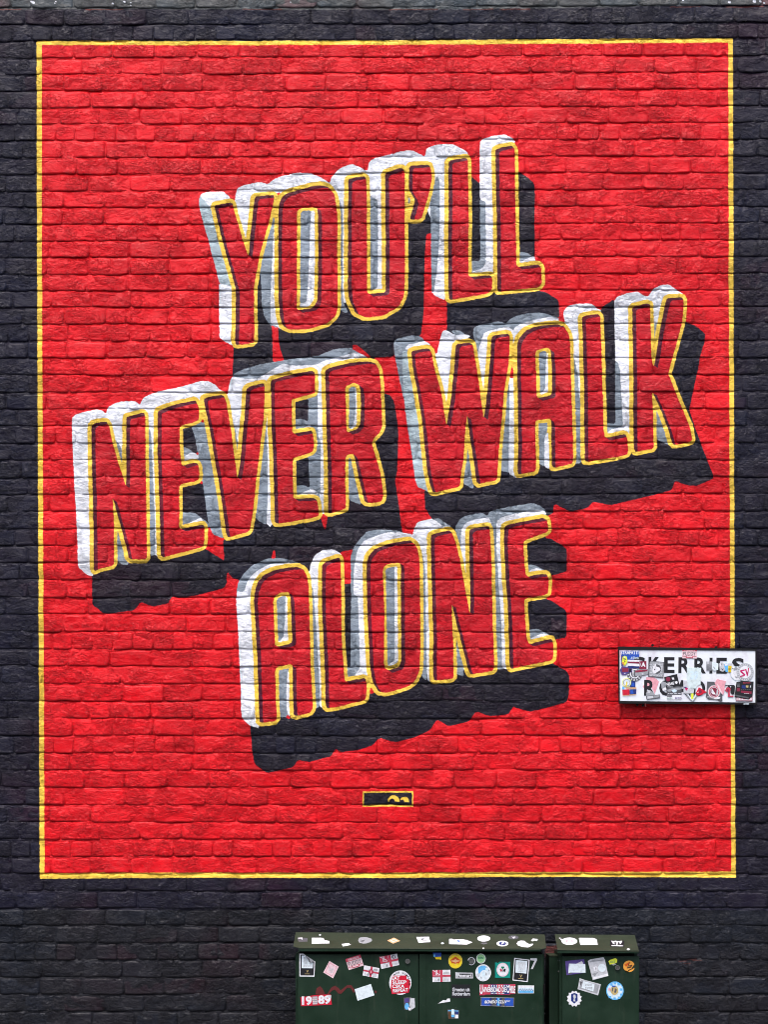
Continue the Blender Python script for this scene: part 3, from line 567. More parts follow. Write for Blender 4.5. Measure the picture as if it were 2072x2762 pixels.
class Print:
    """a thin sticker cut out of vinyl or paper, its print laid on in flat shapes"""
    def __init__(s, plane, reg): s.pl = plane; s.r = REG[reg]; s.v = []; s.f = []; s.mi = []; s.m = []; s.lift = .0006
    def mid(s, c):
        if c not in s.m: s.m.append(c)
        return s.m.index(c)
    def P(s, x, y, up=None):
        return s.pl.at(s.r[0]+x*s.r[2], s.r[1]+y*s.r[2], s.lift if up is None else up)
    def poly(s, c, p, side=False, up=None):
        if isinstance(p, str): p = [tuple(map(float, t.split(','))) for t in p.split()]
        b = len(s.v); s.v += [s.P(x, y, up) for x, y in p]; nn = len(p)
        a2 = sum(p[i-1][0]*p[i][1]-p[i][0]*p[i-1][1] for i in range(nn))
        ring = list(range(b, b+nn)); ring = ring if a2 < 0 else ring[::-1]
        s.f.append(tuple(ring)); s.mi.append(s.mid(c))
        if side:
            b2 = len(s.v); s.v += [s.P(x, y, -.0002) for x, y in p]
            for i in range(nn): s.f.append((b+i, b+(i+1) % nn, b2+(i+1) % nn, b2+i)); s.mi.append(s.mid(c))
        s.lift += LAY; return s
    def base(s, c, p): return s.poly(c, p, True)
    def disc(s, c, x, y, rx, ry=None, side=False, seg=28, a0=0, a1=360, up=None):
        ry = ry or rx; n_ = seg if a1-a0 >= 359 else seg+1
        return s.poly(c, [(x+rx*math.cos(R(a0+(a1-a0)*i/seg)), y+ry*math.sin(R(a0+(a1-a0)*i/seg))) for i in range(n_)], side, up)
    def line(s, c, p, w):
        p = [tuple(map(float, t.split(','))) for t in p.split()]
        up_, dn = [], []
        for i, (x, y) in enumerate(p):
            a = p[max(0, i-1)]; b = p[min(len(p)-1, i+1)]; dx, dy = b[0]-a[0], b[1]-a[1]; q = math.hypot(dx, dy) or 1
            up_.append((x-dy/q*w/2, y+dx/q*w/2)); dn.append((x+dy/q*w/2, y-dx/q*w/2))
        for i in range(len(p)-1): s.poly(c, [up_[i], up_[i+1], dn[i+1], dn[i]]); s.lift -= LAY
        s.lift += LAY; return s
    def text(s, c, t, x0, y0, x1, y1, ang=0, bold=.02, shear=0):
        P_, T = text_tris(t, bold); cx, cy = (x0+x1)/2, (y0+y1)/2; w, h = x1-x0, y1-y0; ca, sa = math.cos(R(ang)), math.sin(R(ang))
        b = len(s.v)
        for u, v in P_:
            lx = (u-.5)*w+shear*(v-.5)*h; ly = (.5-v)*h; s.v.append(s.P(cx+lx*ca-ly*sa, cy+lx*sa+ly*ca))
        for q in T: s.f.append(tuple(b+i for i in q)); s.mi.append(s.mid(c))
        s.lift += LAY; return s
    def ticks(s, c, x0, y0, x1, y1, rows, seed=0):
        """unreadable fine print: short bars"""
        rr = random.Random(seed)
        for r_ in range(rows):
            y = y0+(y1-y0)*(r_+.2)/rows; x = x0
            while x < x1:
                w = (x1-x0)*rr.uniform(.08, .22); s.poly(c, [(x, y), (min(x+w, x1), y), (min(x+w, x1), y+(y1-y0)/rows*.5), (x, y+(y1-y0)/rows*.5)]); s.lift -= LAY; x += w*1.35
        s.lift += LAY; return s
    def done(s, parent, label, name='sticker'):
        o = mesh_obj(name, s.v, s.f, [ink(c) for c in s.m], parent, s.mi); o['label'] = label; return o
def solid(name, front, depth, m, parent, bevel=0):
    """box-like part: front outline (world points) pushed back by the vector depth"""
    n_ = len(front); v = list(front)+[p+Vector(depth) for p in front]
    f = [tuple(range(n_)), tuple(range(2*n_-1, n_-1, -1))]+[(i, i+n_, (i+1) % n_+n_, (i+1) % n_) for i in range(n_)]
    o = mesh_obj(name, v, f, m, parent)
    me = o.data
    import bmesh
    bm = bmesh.new(); bm.from_mesh(me); bmesh.ops.recalc_face_normals(bm, faces=bm.faces)
    if bevel: bmesh.ops.bevel(bm, geom=[e for e in bm.edges if e.calc_length() > bevel*3], offset=bevel, segments=2, profile=.6, affect='EDGES', clamp_overlap=True)
    bm.to_mesh(me); bm.free(); return o
def ring_solid(name, c, r0, r1, thick, m, parent, seg=24):
    v, f = [], []
    for i in range(seg):
        a = 2*math.pi*i/seg
        for r_, y in ((r1, 0), (r1, -thick), (r0, -thick), (r0, -thick*.3)): v.append((c[0]+r_*math.cos(a), c[1]+y, c[2]+r_*math.sin(a)))
    for i in range(seg):
        a, b = i*4, ((i+1) % seg)*4
        for q in range(3): f.append((a+q, b+q, b+q+1, a+q+1))
    f.append(tuple(i*4+3 for i in range(seg)))
    return mesh_obj(name, v, f, m, parent, smooth=False)

# ---------------------------------------------------------------- street cabinets
FD = .40                                                # door plane in front of the wall
GROUND = Vector((0, 0, 0))
def to_ground(p): return Vector((p.x, p.y, 0))
def lid_plane(lid):
    bl, fl, fr, br = lid; a, b, c = px_at(*bl, .11), px_at(*fl, FD+.03), px_at(*fr, FD+.03)
    nn = (b-a).cross(c-a).normalized(); nn = nn if nn.z > 0 else -nn; return Plane(a, nn)
def cabinet(label, lid, seam, doors, chamfer):
    """lid: measured corner points back-left, front-left, front-right, back-right"""
    bl, fl, fr, br = lid; LP = lid_plane(lid)
    root = empty('street_cabinet', (px_at((fl[0]+fr[0])/2, 2762, FD).x, -FD, 0), label, 'utility cabinet', 'green street cabinets against the wall')
    BL, BR = LP.at(*bl), LP.at(*br); FL, FR = LP.at(*fl), LP.at(*fr)
    drop = Vector((0, 0, -.005))
    # sloping lid with turned-down lip
    if chamfer:
        c = .034; cl = (FL-BL).normalized()*-.03; cr_ = (FR-BR).normalized()*-.03; ax_u = (FR-FL).normalized()*c; out = [BL, FL+cl, FL+ax_u, FR-ax_u, FR+cr_, BR]
    else: out = [BL, FL, FR, BR]
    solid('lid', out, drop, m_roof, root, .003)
    v, f = [], []; box(v, f, FL.x+(.03 if chamfer else .002), FR.x-(.03 if chamfer else .002), FL.y+.002, FL.y+.006, FL.z-.019, FL.z-.0052); mesh_obj('lid_lip', v, f, m_green, root)
    v, f = [], []; box(v, f, FL.x+.03, FR.x-.02, -FD+.016, -FD+.0195, FL.z-.06, FL.z-.012); mesh_obj('painted_gap_shade', v, f, m_gap, root)  # black strip paints in the shade of the gap below the lid
    # body, standing back under the lid, behind the black strip of painted shade
    zt = FL.z-.012
    xl, xr = FL.x+(.010 if chamfer else .016), FR.x-(.006 if chamfer else .004)
    def col(x0, x1, y0, y1, z0, z1, name, m, bev=.003):
        v, f = [], []; box(v, f, x0, x1, y0, y1, z0, z1); o = mesh_obj(name, v, f, m, root)
        import bmesh
        bm = bmesh.new(); bm.from_mesh(o.data); bmesh.ops.bevel(bm, geom=list(bm.edges), offset=bev, segments=2, affect='EDGES'); bm.to_mesh(o.data); bm.free(); return o
    bev = .02 if chamfer else .003
    col(xl, xr, -FD+.02, -.09, .0, zt-.004, 'body', m_green, bev if chamfer else .003)
    col(xl-.012, xr+.012, -FD-.01, -.08, .0, .09, 'plinth', m_green)
    for a, b in doors:
        x0, x1 = px_at(a, 2600, FD).x, px_at(b, 2600, FD).x
        col(x0, x1, -FD, -FD+.018, .12, FL.z-.036, 'door', m_green, .0025)
    return root
big = cabinet('wide dark green two-door metal cabinet under a sloping lid, plastered with many stickers',
              ((797, 2514), (790, 2556), (1475, 2560), (1470, 2520)), None, ((803, 1129.5), (1131.2, 1466)), True)
small = cabinet('narrow dark green single-door metal cabinet with a few stickers, right of the wide one',
                ((1497, 2519.5), (1504, 2561), (1725, 2565), (1713.5, 2521.5)), None, ((1517, 1725),), False)
DOOR = Plane((0, -FD-.0004, 0), (0, -1, 0))
LID1 = lid_plane(((797, 2514), (790, 2556), (1475, 2560), (1470, 2520))); LID2 = lid_plane(((1497, 2519.5), (1504, 2561), (1725, 2565), (1713.5, 2521.5)))
# raised overlap strip between the doors, hinges, locks
def bar(name, px0, px1, py0, py1, d0, d1, m, parent):
    a, b = px_at(px0, py0, d1), px_at(px1, py1, d1); v, f = [], []; box(v, f, a.x, b.x, -d1, -d0, b.z, a.z); return mesh_obj(name, v, f, m, parent)
bar('door_strip', 1131.5, 1149.5, 2573, 2980, FD, FD+.0035, m_green, big)
for p_ in (2656, 2890): bar('hinge', 1466.5, 1471.5, p_, p_+26, FD-.02, FD+.004, m_gap, big)
for p_ in (2640, 2890): bar('hinge', 797, 801, p_, p_+26, FD-.02, FD+.004, m_green, big)
for (lx, ly, par) in ((1099.7, 2592.6, big), (1272, 2592.4, big), (1666.5, 2610, small)):
    c_ = px_at(lx, ly, FD); lk = ring_solid('lock', c_, .0085, .0125, .009, m_steel, par)
    ring_solid('keyhole', (c_.x, c_.y-.003, c_.z-.001), .0015, .0045, .004, m_steel, par)
# narrow filler housing between the two cabinets
fz = px_at(1490, 2577, .2).z
fill_c = empty('cable_housing', (px_at(1488, 2762, .2).x, -.2, 0), 'low dark green steel housing filling the gap between the two cabinets', 'housing')
v, f = [], []; box(v, f, px_at(1477.5, 2577, .2).x, px_at(1502, 2577, .2).x, -.30, -.09, 0, fz); mesh_obj('body', v, f, m_green, fill_c)
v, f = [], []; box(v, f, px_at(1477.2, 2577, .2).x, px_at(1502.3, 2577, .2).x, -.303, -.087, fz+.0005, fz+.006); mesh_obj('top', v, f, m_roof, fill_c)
v, f = [], []; box(v, f, px_at(1504, 2577, .2).x+.004, px_at(1504, 2577, .2).x+.03, -.30, -.1, 0, fz-.02); 
ring_solid('bolt', px_at(1507.5, 2620, FD-.02), .001, .004, .004, m_steel, small)

# ---------------------------------------------------------------- stickers on the wide cabinet's doors
D = lambda reg: Print(DOOR, reg)
q = D('P1').base('white', '190,500 262,499 320,540 485,645 470,930 190,925').poly('black', '210,518 270,520 466,655 455,906 208,906').poly('pale', '232,535 290,533 345,600 370,650 446,668 440,772 232,770').ticks('grey', 270,560,340,700, 7, 1).ticks('lgrey', 265,705,415,750, 2, 2)
q.text('gold', 'V', 318, 805, 362, 852).ticks('gold', 292,868,390,886, 1, 3)
q.lift += .004; q.poly('grey', '300,530 345,550 475,638 430,648 400,678 375,640').poly('dgrey', '330,560 380,600 400,670 385,655'); q.done(big, 'black and white sticker with a gold V and a curled top corner')
q = D('P1').base('blush', '750,635 925,740 820,960 635,850').poly('pink', '748,662 895,748 808,930 665,843').poly('blush', '752,680 882,752 806,915 680,840').ticks('lgrey', 745,760,830,860, 4, 5); q.done(big, 'pale pink square sticker set at a slant')
def puddy(pr, par, cx, cy, w, h, a):
    ca, sa = math.cos(R(a)), math.sin(R(a))
    def B(x0, y0, x1, y1): return [(cx+x*ca-y*sa, cy+x*sa+y*ca) for x, y in ((x0*w/2, y0*h/2), (x1*w/2, y0*h/2), (x1*w/2, y1*h/2), (x0*w/2, y1*h/2))]
    pr.base('blush', B(-1, -1, 1, 1)).poly('rose', B(-1, -1, 1, -.42)).poly('blush', B(-.72, -.85, .72, -.52))
    mx, my = cx+(-0)*ca-(-.68*h/2)*sa, cy+0*sa+(-.68*h/2)*ca
    pr.text('rose', 'BEST IN POWER', mx-w*.34, my-h*.07, mx+w*.34, my+h*.07, a, .02)
    my2 = cy+.05*h/2*ca; pr.text('dgrey', 'PUDDY', cx-w*.42, my2-h*.18, cx+w*.42, my2+h*.18, a, .0)
    pr.poly('rose', B(-.95, .55, .95, .62)).poly('rose', B(-.5, .5, .5, .9)).poly('blush', B(-.4, .56, .4, .78)); return pr
puddy(D('P1'), big, 1220, 660, 292, 215, -17.5).done(big, 'pink sticker reading PUDDY, tilted')
def flag(pr, q4, crossw=.12, cx=.5, cy=.5, union=True, seed=0):
    """white card with a red cross; q4 = four corners"""
    q4 = [tuple(map(float, t.split(','))) for t in q4.split()]
    def M(u, v):
        a, b, c_, d = q4; return ((a[0]*(1-u)+b[0]*u)*(1-v)+(d[0]*(1-u)+c_[0]*u)*v, (a[1]*(1-u)+b[1]*u)*(1-v)+(d[1]*(1-u)+c_[1]*u)*v)
    def Q(u0, v0, u1, v1): return [M(u0, v0), M(u1, v0), M(u1, v1), M(u0, v1)]
    pr.base('white', q4); w = crossw/2
    if union:
        pr.poly('rose', Q(0, 0, cx-w, cy-w))
        for a, b in (((0, .0), (.44, .42)), ((.44, .0), (0, .42))):
            pr.poly('white', [M(a[0], a[1]), M(min(a[0]+.06, .44), a[1]), M(b[0], b[1]), M(max(b[0]-.06, 0), b[1])])
        pr.poly('white', Q(.17, 0, .27, cy-w)).poly('rose', Q(.2, 0, .24, cy-w))
    pr.poly('rose', Q(cx-w*.8, 0, cx+w*.8, 1)).poly('rose', Q(0, cy-w, cx-w*.8, cy+w)).poly('rose', Q(cx+w*.8, cy-w, 1, cy+w)); pr.lift += LAY
    a, b = M(.62, .16), M(.92, .34); pr.ticks('grey', a[0], a[1], b[0], b[1], 2, seed)
    a, b = M(.62, .68), M(.9, .9); pr.ticks('lgrey', a[0], a[1], b[0], b[1], 2, seed+1)
    c_ = M(.34, .8); pr.disc('grey', c_[0], c_[1], 18, 22, seg=12); c_ = M(.14, .8); pr.ticks('lgrey', c_[0]-12, c_[1]-25, c_[0]+16, c_[1]+25, 3, seed+2)
    return pr, M
pr, M = flag(D('P1'), '1400,715 1685,770 1655,960 1370,905', .16, .5, .5, False, 11); c_ = M(.5, .5)
pr.disc('maroon', c_[0], c_[1], 46, 48, seg=16).disc('rose', c_[0], c_[1], 36, 38, seg=16).text('white', 'L', c_[0]-8, c_[1]-22, c_[0]+12, c_[1]+24, 8); pr.done(big, 'white sticker with a dark red cross and a badge at its centre')
pr, M = flag(D('P2'), '88,560 422,500 465,710 130,786', .17, .56, .5, True, 21); c_ = M(.78, .2); pr.disc('dgrey', c_[0], c_[1], 32, 36, seg=14).disc('white', c_[0]+6, c_[1], 16, 26, seg=12); pr.ticks('white', 150, 632, 240, 650, 1, 4).done(big, 'tilted red cross sticker beside the door lock')
q = D('P7').disc('white', 1095, 665, 100, 109, True).poly('red', '1018,603 1150,600 1152,632 1180,640 1185,680 1170,755 1020,768 1010,720 1015,650').text('white', 'EAT', 1020,607,1090,641, 0, .03).text('white', 'SLEEP', 1024,645,1150,677, 0, .03).text('white', 'CSKA', 1022,681,1132,713, 0, .03).text('white', 'REPEAT', 1030,717,1165,748, -4, .03)
for i, ch in enumerate('NOS CUMPLES'):
    if ch != ' ':
        a = -128+i*13.5; q.text('black', ch, 1095+84*math.cos(R(a))-7, 665+92*math.sin(R(a))-8, 1095+84*math.cos(R(a))+7, 665+92*math.sin(R(a))+8, a+90, .02); q.lift -= LAY
q.done(big, 'round white and red sticker reading EAT SLEEP CSKA REPEAT')
D('P5').base('pale', '733,117 915,58 955,185 765,246').done(big, 'blank pale sticker, tilted')
D('P5').base('red', '125,208 230,192 300,180 465,175 478,290 133,306').text('white', '19', 140,195,255,297, 0, .05).poly('grey', '255,200 315,195 318,285 262,290').ticks('blush', 262,205,312,285, 4, 8).text('white', '89', 322,185,465,285, 0, .05).poly('lgrey', '430,180 470,185 468,215 440,210').done(big, 'red sticker reading 1989 in big white figures')
q = D('P7'); q.lift = .0003; q.poly('spray', '335,768 345,715 375,697 395,715 415,752 420,770 440,766 480,706 510,692 540,712 560,735 585,715 620,688 655,686 680,720 690,750 675,755 650,712 620,710 590,740 565,765 540,762 510,728 485,735 455,768 430,772 400,772').poly('spray', '865,735 885,740 880,760 868,758').done(big, 'faint red spray paint scrawl', 'spray_scrawl')
D('P5').base('dgrey', '1282,212 1370,206 1366,300 1340,352 1290,346').poly('purple', '1290,222 1340,214 1345,260 1296,270').disc('sky', 1318, 308, 24, 38).poly('lgrey', '1355,218 1405,216 1410,320 1370,346 1348,300').poly('white', '1330,318 1365,328 1362,355 1336,352').done(big, 'torn purple, blue and white sticker')
D('P2').base('blue', '1093,482 1250,482 1250,556 1105,560').poly('sky', '1096,510 1135,515 1138,560 1104,558').poly('yellow', '1128,562 1250,556 1246,612 1215,604 1150,604').done(big, 'torn blue and yellow sticker')
D('P2').disc('yellow', 1512, 635, 132, 140, True).disc('gold', 1512, 635, 124, 132).disc('yellow', 1512, 640, 120, 124).poly('fire', '1412,622 1515,552 1612,622 1575,690 1545,672 1535,690 1490,690 1478,672 1455,690').poly('peach', '1420,632 1490,622 1515,592 1540,622 1612,630 1545,655 1515,664 1480,655').poly('peach', '1508,660 1522,660 1520,715 1510,715').done(big, 'round yellow sticker with a red winged emblem')
pr, M = flag(D('P2'), '1080,806 1420,800 1424,1020 1086,1028', .15, .5, .5, True, 31); pr.ticks('white', 1110, 905, 1220, 925, 1, 9).done(big, 'square-set red cross sticker near the door edge')
D('P8').base('lgrey', '85,512 225,515 226,560 86,560').poly('black', '92,521 219,522 219,552 92,552').text('white', 'menart', 118,526,215,550, 0, .03).poly('lgrey', '85,508 112,515 120,530 105,556 86,556').done(big, 'black sticker reading menart in white')
q = D('P3'); q.poly('white', [(205+65*math.cos(R(a)), 590+70*math.sin(R(a))) for a in range(-170, 135, 12)]+[(205+50*math.cos(R(a)), 590+55*math.sin(R(a))) for a in range(134, -171, -12)]); q.done(big, 'thin white ring sticker around the second lock')
D('P3').disc('white', 370, 545, 82, 86, True).disc('lime', 370, 545, 72, 75).ticks('green', 325,515,412,560, 2, 14).ticks('teal', 340,572,400,580, 1, 15).done(big, 'small round green sticker with a white rim')
q = D('P3').disc('white', 408, 790, 136, 147, True).disc('pale', 408, 790, 122, 132).poly('sky', '320,700 380,668 440,665 470,700 440,740 400,745 360,780 335,820 322,760').poly('ice', '440,700 490,720 500,760 470,760 445,740').poly('ice', '400,760 430,770 440,830 400,850 385,800').poly('grey', '455,780 470,800 466,840 450,830').poly('grey', '365,850 385,870 380,890 366,880').ticks('lgrey', 300,800,340,860, 3, 16)
q.poly('dgrey', '505,730 518,745 515,765 505,755').done(big, 'large round white sticker with a pale blue picture')
D('P3').base('teal', '612,612 640,610 660,625 690,600 875,602 870,878 612,875').disc('blush', 745, 738, 106, 120).disc('white', 745, 738, 92, 104).disc('green', 732, 696, 16).disc('green', 756, 696, 16).poly('green', '718,700 770,700 745,728').disc('rose', 708, 730, 14).disc('rose', 715, 752, 16).poly('rose', '702,722 742,738 722,768').disc('black', 782, 732, 15).disc('black', 774, 754, 17).poly('black', '748,738 790,724 780,768').poly('black', '743,728 748,728 746,772 740,772').done(big, 'teal square sticker with a three-coloured clover in a white disc')
q = D('P3').base('white', '943,533 1210,566 1175,950 915,922').poly('black', '958,552 1192,578 1160,932 930,906').poly('pale', '972,570 1172,588 1155,805 962,785').ticks('lgrey', 1010,605,1130,740, 8, 17).ticks('lgrey', 1000,752,1125,772, 1, 18).text('gold', 'V', 1035,822,1078,872, 5).ticks('gold', 1012,880,1100,902, 1, 19); q.done(big, 'black and white sticker with a gold V, lying flat')
D('P3').base('lgrey', '1220,540 1330,538 1336,572 1262,728 1228,726 1292,582 1222,574').done(big, 'pale grey numeral 7', 'numeral')
D('P6').base('black', '287,64 494,64 494,216 285,213').text('lgrey', 'Groeten uit', 292,98,488,142, 0, .035).text('lgrey', 'Rotterdam', 292,146,490,188, 0, .035).done(big, 'black sticker reading Groeten uit Rotterdam')
q = D('P6').base('rose', '597,64 1000,60 1000,170 940,172 935,182 800,176 660,176 655,184 597,184')
for a, b in ((600, 660), (722, 790), (862, 935)): q.poly('navy' if a > 600 else 'rose', [(a, 64), (b, 64), (b, 174), (a, 174)])
for i in range(9): q.poly('white', [(700+i*28, 70), (712+i*28, 70), (712+i*28, 88), (700+i*28, 88)]); q.lift -= LAY
q.lift += LAY; q.text('white', 'U', 600,66,634,172, 0, .04).text('white', 'NIVERSIDAD DE', 628,92,895,150, 0, .04).text('white', 'CHILE', 902,78,998,160, 3, .04).ticks('white', 725,154,880,170, 1, 20).done(big, 'red, white and blue sticker reading UNIVERSIDAD DE CHILE')
q = D('P6').base('white', '1028,73 1208,75 1205,163 1028,163').poly('ice', '1034,100 1202,100 1200,158 1034,158').poly('sky', '1034,132 1202,132 1200,158 1034,158')
q.line('navy', '1042,112 1052,132 1062,110 1072,134 1082,112 1098,132 1108,110 1118,134 1132,112 1142,134 1156,110 1168,134 1180,112 1194,132', 7).done(big, 'light blue oblong sticker with wavy dark blue writing')
q = D('P6').base('dgrey', '607,204 990,212 985,313 605,302')
for a, b, c_ in ((622, 712, 'blue'), (712, 735, 'navy'), (800, 822, 'sky'), (785, 800, 'blue'), (822, 845, 'navy'), (880, 975, 'blue')): q.poly(c_, [(a, 212), (b, 213), (b, 302), (a, 300)])
q.text('white', 'RONDO CLUV', 655,240,905,276, 0, .04, .35).text('white', 'DC', 912,242,942,260, 0, .02, .3).line('lgrey', '609,207 988,215', 3).line('lgrey', '607,300 983,309', 3).done(big, 'blue and black sticker reading RONDO CLUV')
D('P6').base('white', '133,277 190,238 228,240 235,222 265,220 270,255').done(big, 'thin torn white scrap')
D('P6').base('dgrey', '238,345 300,338 368,352 365,445 250,450').poly('sky', '245,350 362,356 360,366 245,362').poly('ice', '285,340 310,340 318,405 280,400').poly('navy', '322,368 362,368 360,398 322,398').poly('brown', '245,372 275,375 280,448 252,448').poly('white', '322,400 360,402 360,442 322,442').poly('sky', '280,405 318,405 315,430 282,430').done(big, 'small dark sticker with a light blue figure and a white square')
# ---- on the wide lid
Lp = lambda reg: Print(LID1, reg)
Lp('P1').base('dgrey', '150,222 200,205 345,208 340,275 180,285').poly('white', '165,205 245,200 245,240 232,240 230,220 170,222').done(big, 'scuffed dark patch with white flecks on the lid')
Lp('P1').base('white', '420,205 590,205 640,210 655,240 650,252 700,255 752,268 750,310 420,315').done(big, 'torn white label on the lid')
for a in ((575, 151, 19, 13),): Lp('P1').disc('white', *a, side=True, seg=10).done(big, 'tiny white dab on the lid')
Lp('P1').base('white', '980,320 1115,303 1130,325 1152,335 1095,350 1000,366').done(big, 'small white scrap on the lid')
Lp('P1').base('grey', '1285,250 1310,205 1380,190 1450,195 1540,225 1545,260 1515,285 1480,295 1440,310 1380,312 1310,300').poly('dgrey', '1320,265 1420,240 1380,280 1330,275').done(big, 'worn grey round patch on the lid')
Lp('P2').base('peach', '240,256 365,202 482,262 350,314').poly('blush', '290,256 365,225 432,260 352,292').poly('peach', '325,256 365,240 398,260 354,276').done(big, 'peach diamond sticker on the lid')
Lp('P2').base('white', '780,190 1018,185 1046,285 825,298').poly('dgrey', '870,240 900,222 910,240 1010,256 900,256').poly('grey', '850,225 980,190 930,225').done(big, 'white card with a dark stroke on the lid')
Lp('P2').disc('pale', 1272, 308, 30, 16, True, 12).done(big, 'white dab near the lid edge')
Lp('P8').base('white', '35,245 60,243 70,250 140,247 180,255 222,272 180,290 35,286').poly('ice', '50,258 120,255 115,275 55,275').poly('blue', '95,255 130,262 110,270').done(big, 'white and blue arrow-shaped label on the lid')
Lp('P3').disc('white', 418, 202, 112, 52, True).disc('ice', 418, 202, 98, 44).disc('pale', 400, 205, 40, 26).done(big, 'pale blue oval sticker on the lid')
Lp('P3').disc('dgrey', 425, 285, 58, 15, True).poly('grey', '380,288 420,296 470,286 420,302').done(big, 'dark worn oval on the lid')
Lp('P3').disc('white', 412, 371, 16, 13, True, 12).done(big, 'white dab on the lid lip')
Lp('P3').disc('white', 740, 288, 103, 48, True).disc('navy', 742, 288, 60, 31).poly('white', '715,305 735,265 770,270 775,285 745,290 738,305').done(big, 'white oval sticker with a dark disc')
Lp('P3').disc('dgrey', 930, 182, 88, 34, True).poly('lgrey', '890,160 915,175 960,168 970,182 940,190 935,210 915,190').done(big, 'dark oval sticker with pale marks')
Lp('P3').base('white', '982,290 1010,250 1060,236 1120,242 1165,280 1200,298 1262,290 1268,305 1240,330 1185,355 1080,346 1010,322').poly('ice', '1080,295 1150,290 1170,330 1100,335').poly('blush', '1030,260 1080,250 1100,262 1050,275').done(big, 'white crescent-shaped torn sticker')
Lp('P3').base('white', '1230,240 1268,198 1290,205 1350,210 1338,246 1300,236 1262,250').done(big, 'small white scrap at the lid end')
# ---------------------------------------------------------------- narrow cabinet
L2 = lambda reg: Print(LID2, reg)
L2('P4').disc('white', 362, 248, 136, 63, True).disc('lgrey', 362, 248, 118, 53).disc('white', 362, 248, 110, 49).poly('pink', '300,240 330,225 345,232 325,245 335,265 305,262').poly('pink', '385,228 420,235 425,258 398,265 402,245').poly('white', '205,215 235,210 250,240 222,242').done(small, 'white oval sticker with pink marks on the narrow lid')
L2('P4').base('white', '525,195 545,190 770,192 830,212 852,310 550,312').done(small, 'blank white card on the narrow lid')
L2('P4').base('black', '1065,236 1305,238 1298,346 1066,336').poly('white', '1080,238 1120,248 1160,240 1200,250 1270,240 1262,275 1235,305 1225,270 1200,262 1190,325 1172,325 1165,262 1130,270 1150,305 1105,285').poly('white', '1088,318 1285,322 1280,338 1088,332').done(small, 'black square sticker with a white winged emblem')
L2('P4').disc('white', 1378, 386, 27, 16, True, 12).done(small, 'white dab on the narrow lid')
L2('P4').disc('lgrey', 198, 196, 16, 11, True, 10).done(small, 'grey dab on the narrow lid')
D('P4').base('purple', '288,588 620,555 636,790 312,832').poly('lgrey', '470,640 575,588 600,625 590,640').poly('pale', '355,632 636,640 643,790 380,785 342,800').poly('dgrey', '345,800 380,790 415,800 370,815').done(small, 'white label torn over a purple sticker')
q = D('P4').base('lgrey', '680,590 720,560 950,520 975,570 1036,845 765,918').poly('grey', '700,600 760,575 960,560 965,575 715,610').poly('grey', '745,810 870,770 800,850').disc('lgrey', 925, 705, 76, 80).disc('pale', 925, 705, 66, 70).poly('white', '775,690 830,680 850,700 845,750 790,760').poly('grey', '808,700 828,696 832,730 812,735').poly('white', '770,870 1020,800 1030,842 775,910'); q.done(small, 'crumpled silver grey plastic label')
D('P4').base('lemon', '1036,592 1060,570 1160,536 1186,562 1176,620 1060,650').ticks('green', 1060,580,1160,620, 3, 24).poly('grey', '1080,640 1150,630 1170,645 1120,665').done(small, 'small yellow-green label')
q = D('P4').poly('orange', [(1390+101*math.cos(R(a)), 680+100*math.sin(R(a))) for a in range(-345, -10, 14)]+[(1430, 720), (1390, 735), (1345, 782)], True).poly('fire', '1310,650 1400,600 1410,620 1340,690').poly('brown', '1395,608 1405,612 1385,665 1440,650 1450,672 1370,680 1345,720 1370,670').poly('brown', '1350,700 1440,670 1430,700 1360,715').done(small, 'round orange sticker, lower edge torn away')
D('P8').base('lgrey', '1080,558 1120,572 1250,607 1228,696 1063,646').poly('grey', '1092,572 1238,612 1220,682 1078,640').poly('pale', '1110,580 1200,606 1190,665 1095,635').ticks('grey', 1125,600,1180,650, 4, 25).poly('dgrey', '1080,580 1100,590 1085,620').done(small, 'creased silver label in a clear sleeve')
q = D('P8').disc('sky', 1362, 658, 70, 74, True).disc('ice', 1362, 658, 62, 66)
for a, b in ((1325, 600), (1352, 590), (1382, 598), (1400, 640), (1402, 680), (1312, 700), (1350, 712), (1385, 705)): q.poly('sky', [(a, b), (a+20, b), (a+20, b+18), (a, b+18)]); q.lift -= LAY
q.lift += LAY; q.disc('gold', 1358, 655, 32, 38, seg=12).poly('dgrey', '1340,630 1350,640 1345,665 1338,660').poly('dgrey', '1362,635 1378,650 1366,680 1356,670').poly('pink', '1310,640 1325,632 1328,655 1312,660').poly('blue', '1335,618 1370,618 1365,628 1340,628'); q.done(small, 'round sky blue sticker with a gold crest')
p_ = [(1037+(62 if i % 2 else 50)*math.cos(R(i*15)), 722+(66 if i % 2 else 55)*math.sin(R(i*15))) for i in range(24)]
D('P8').base('white', p_).poly('navy', '1012,685 1037,676 1062,685 1064,738 1037,762 1010,738').poly('lgrey', '1030,690 1046,690 1050,712 1040,725 1048,745 1028,742 1034,718 1026,706').done(small, 'white jagged crest sticker with a navy shield')
D('P4').ticks('lgrey', 155,582,205,586, 1, 3).done(small, 'light scratch', 'scratch')

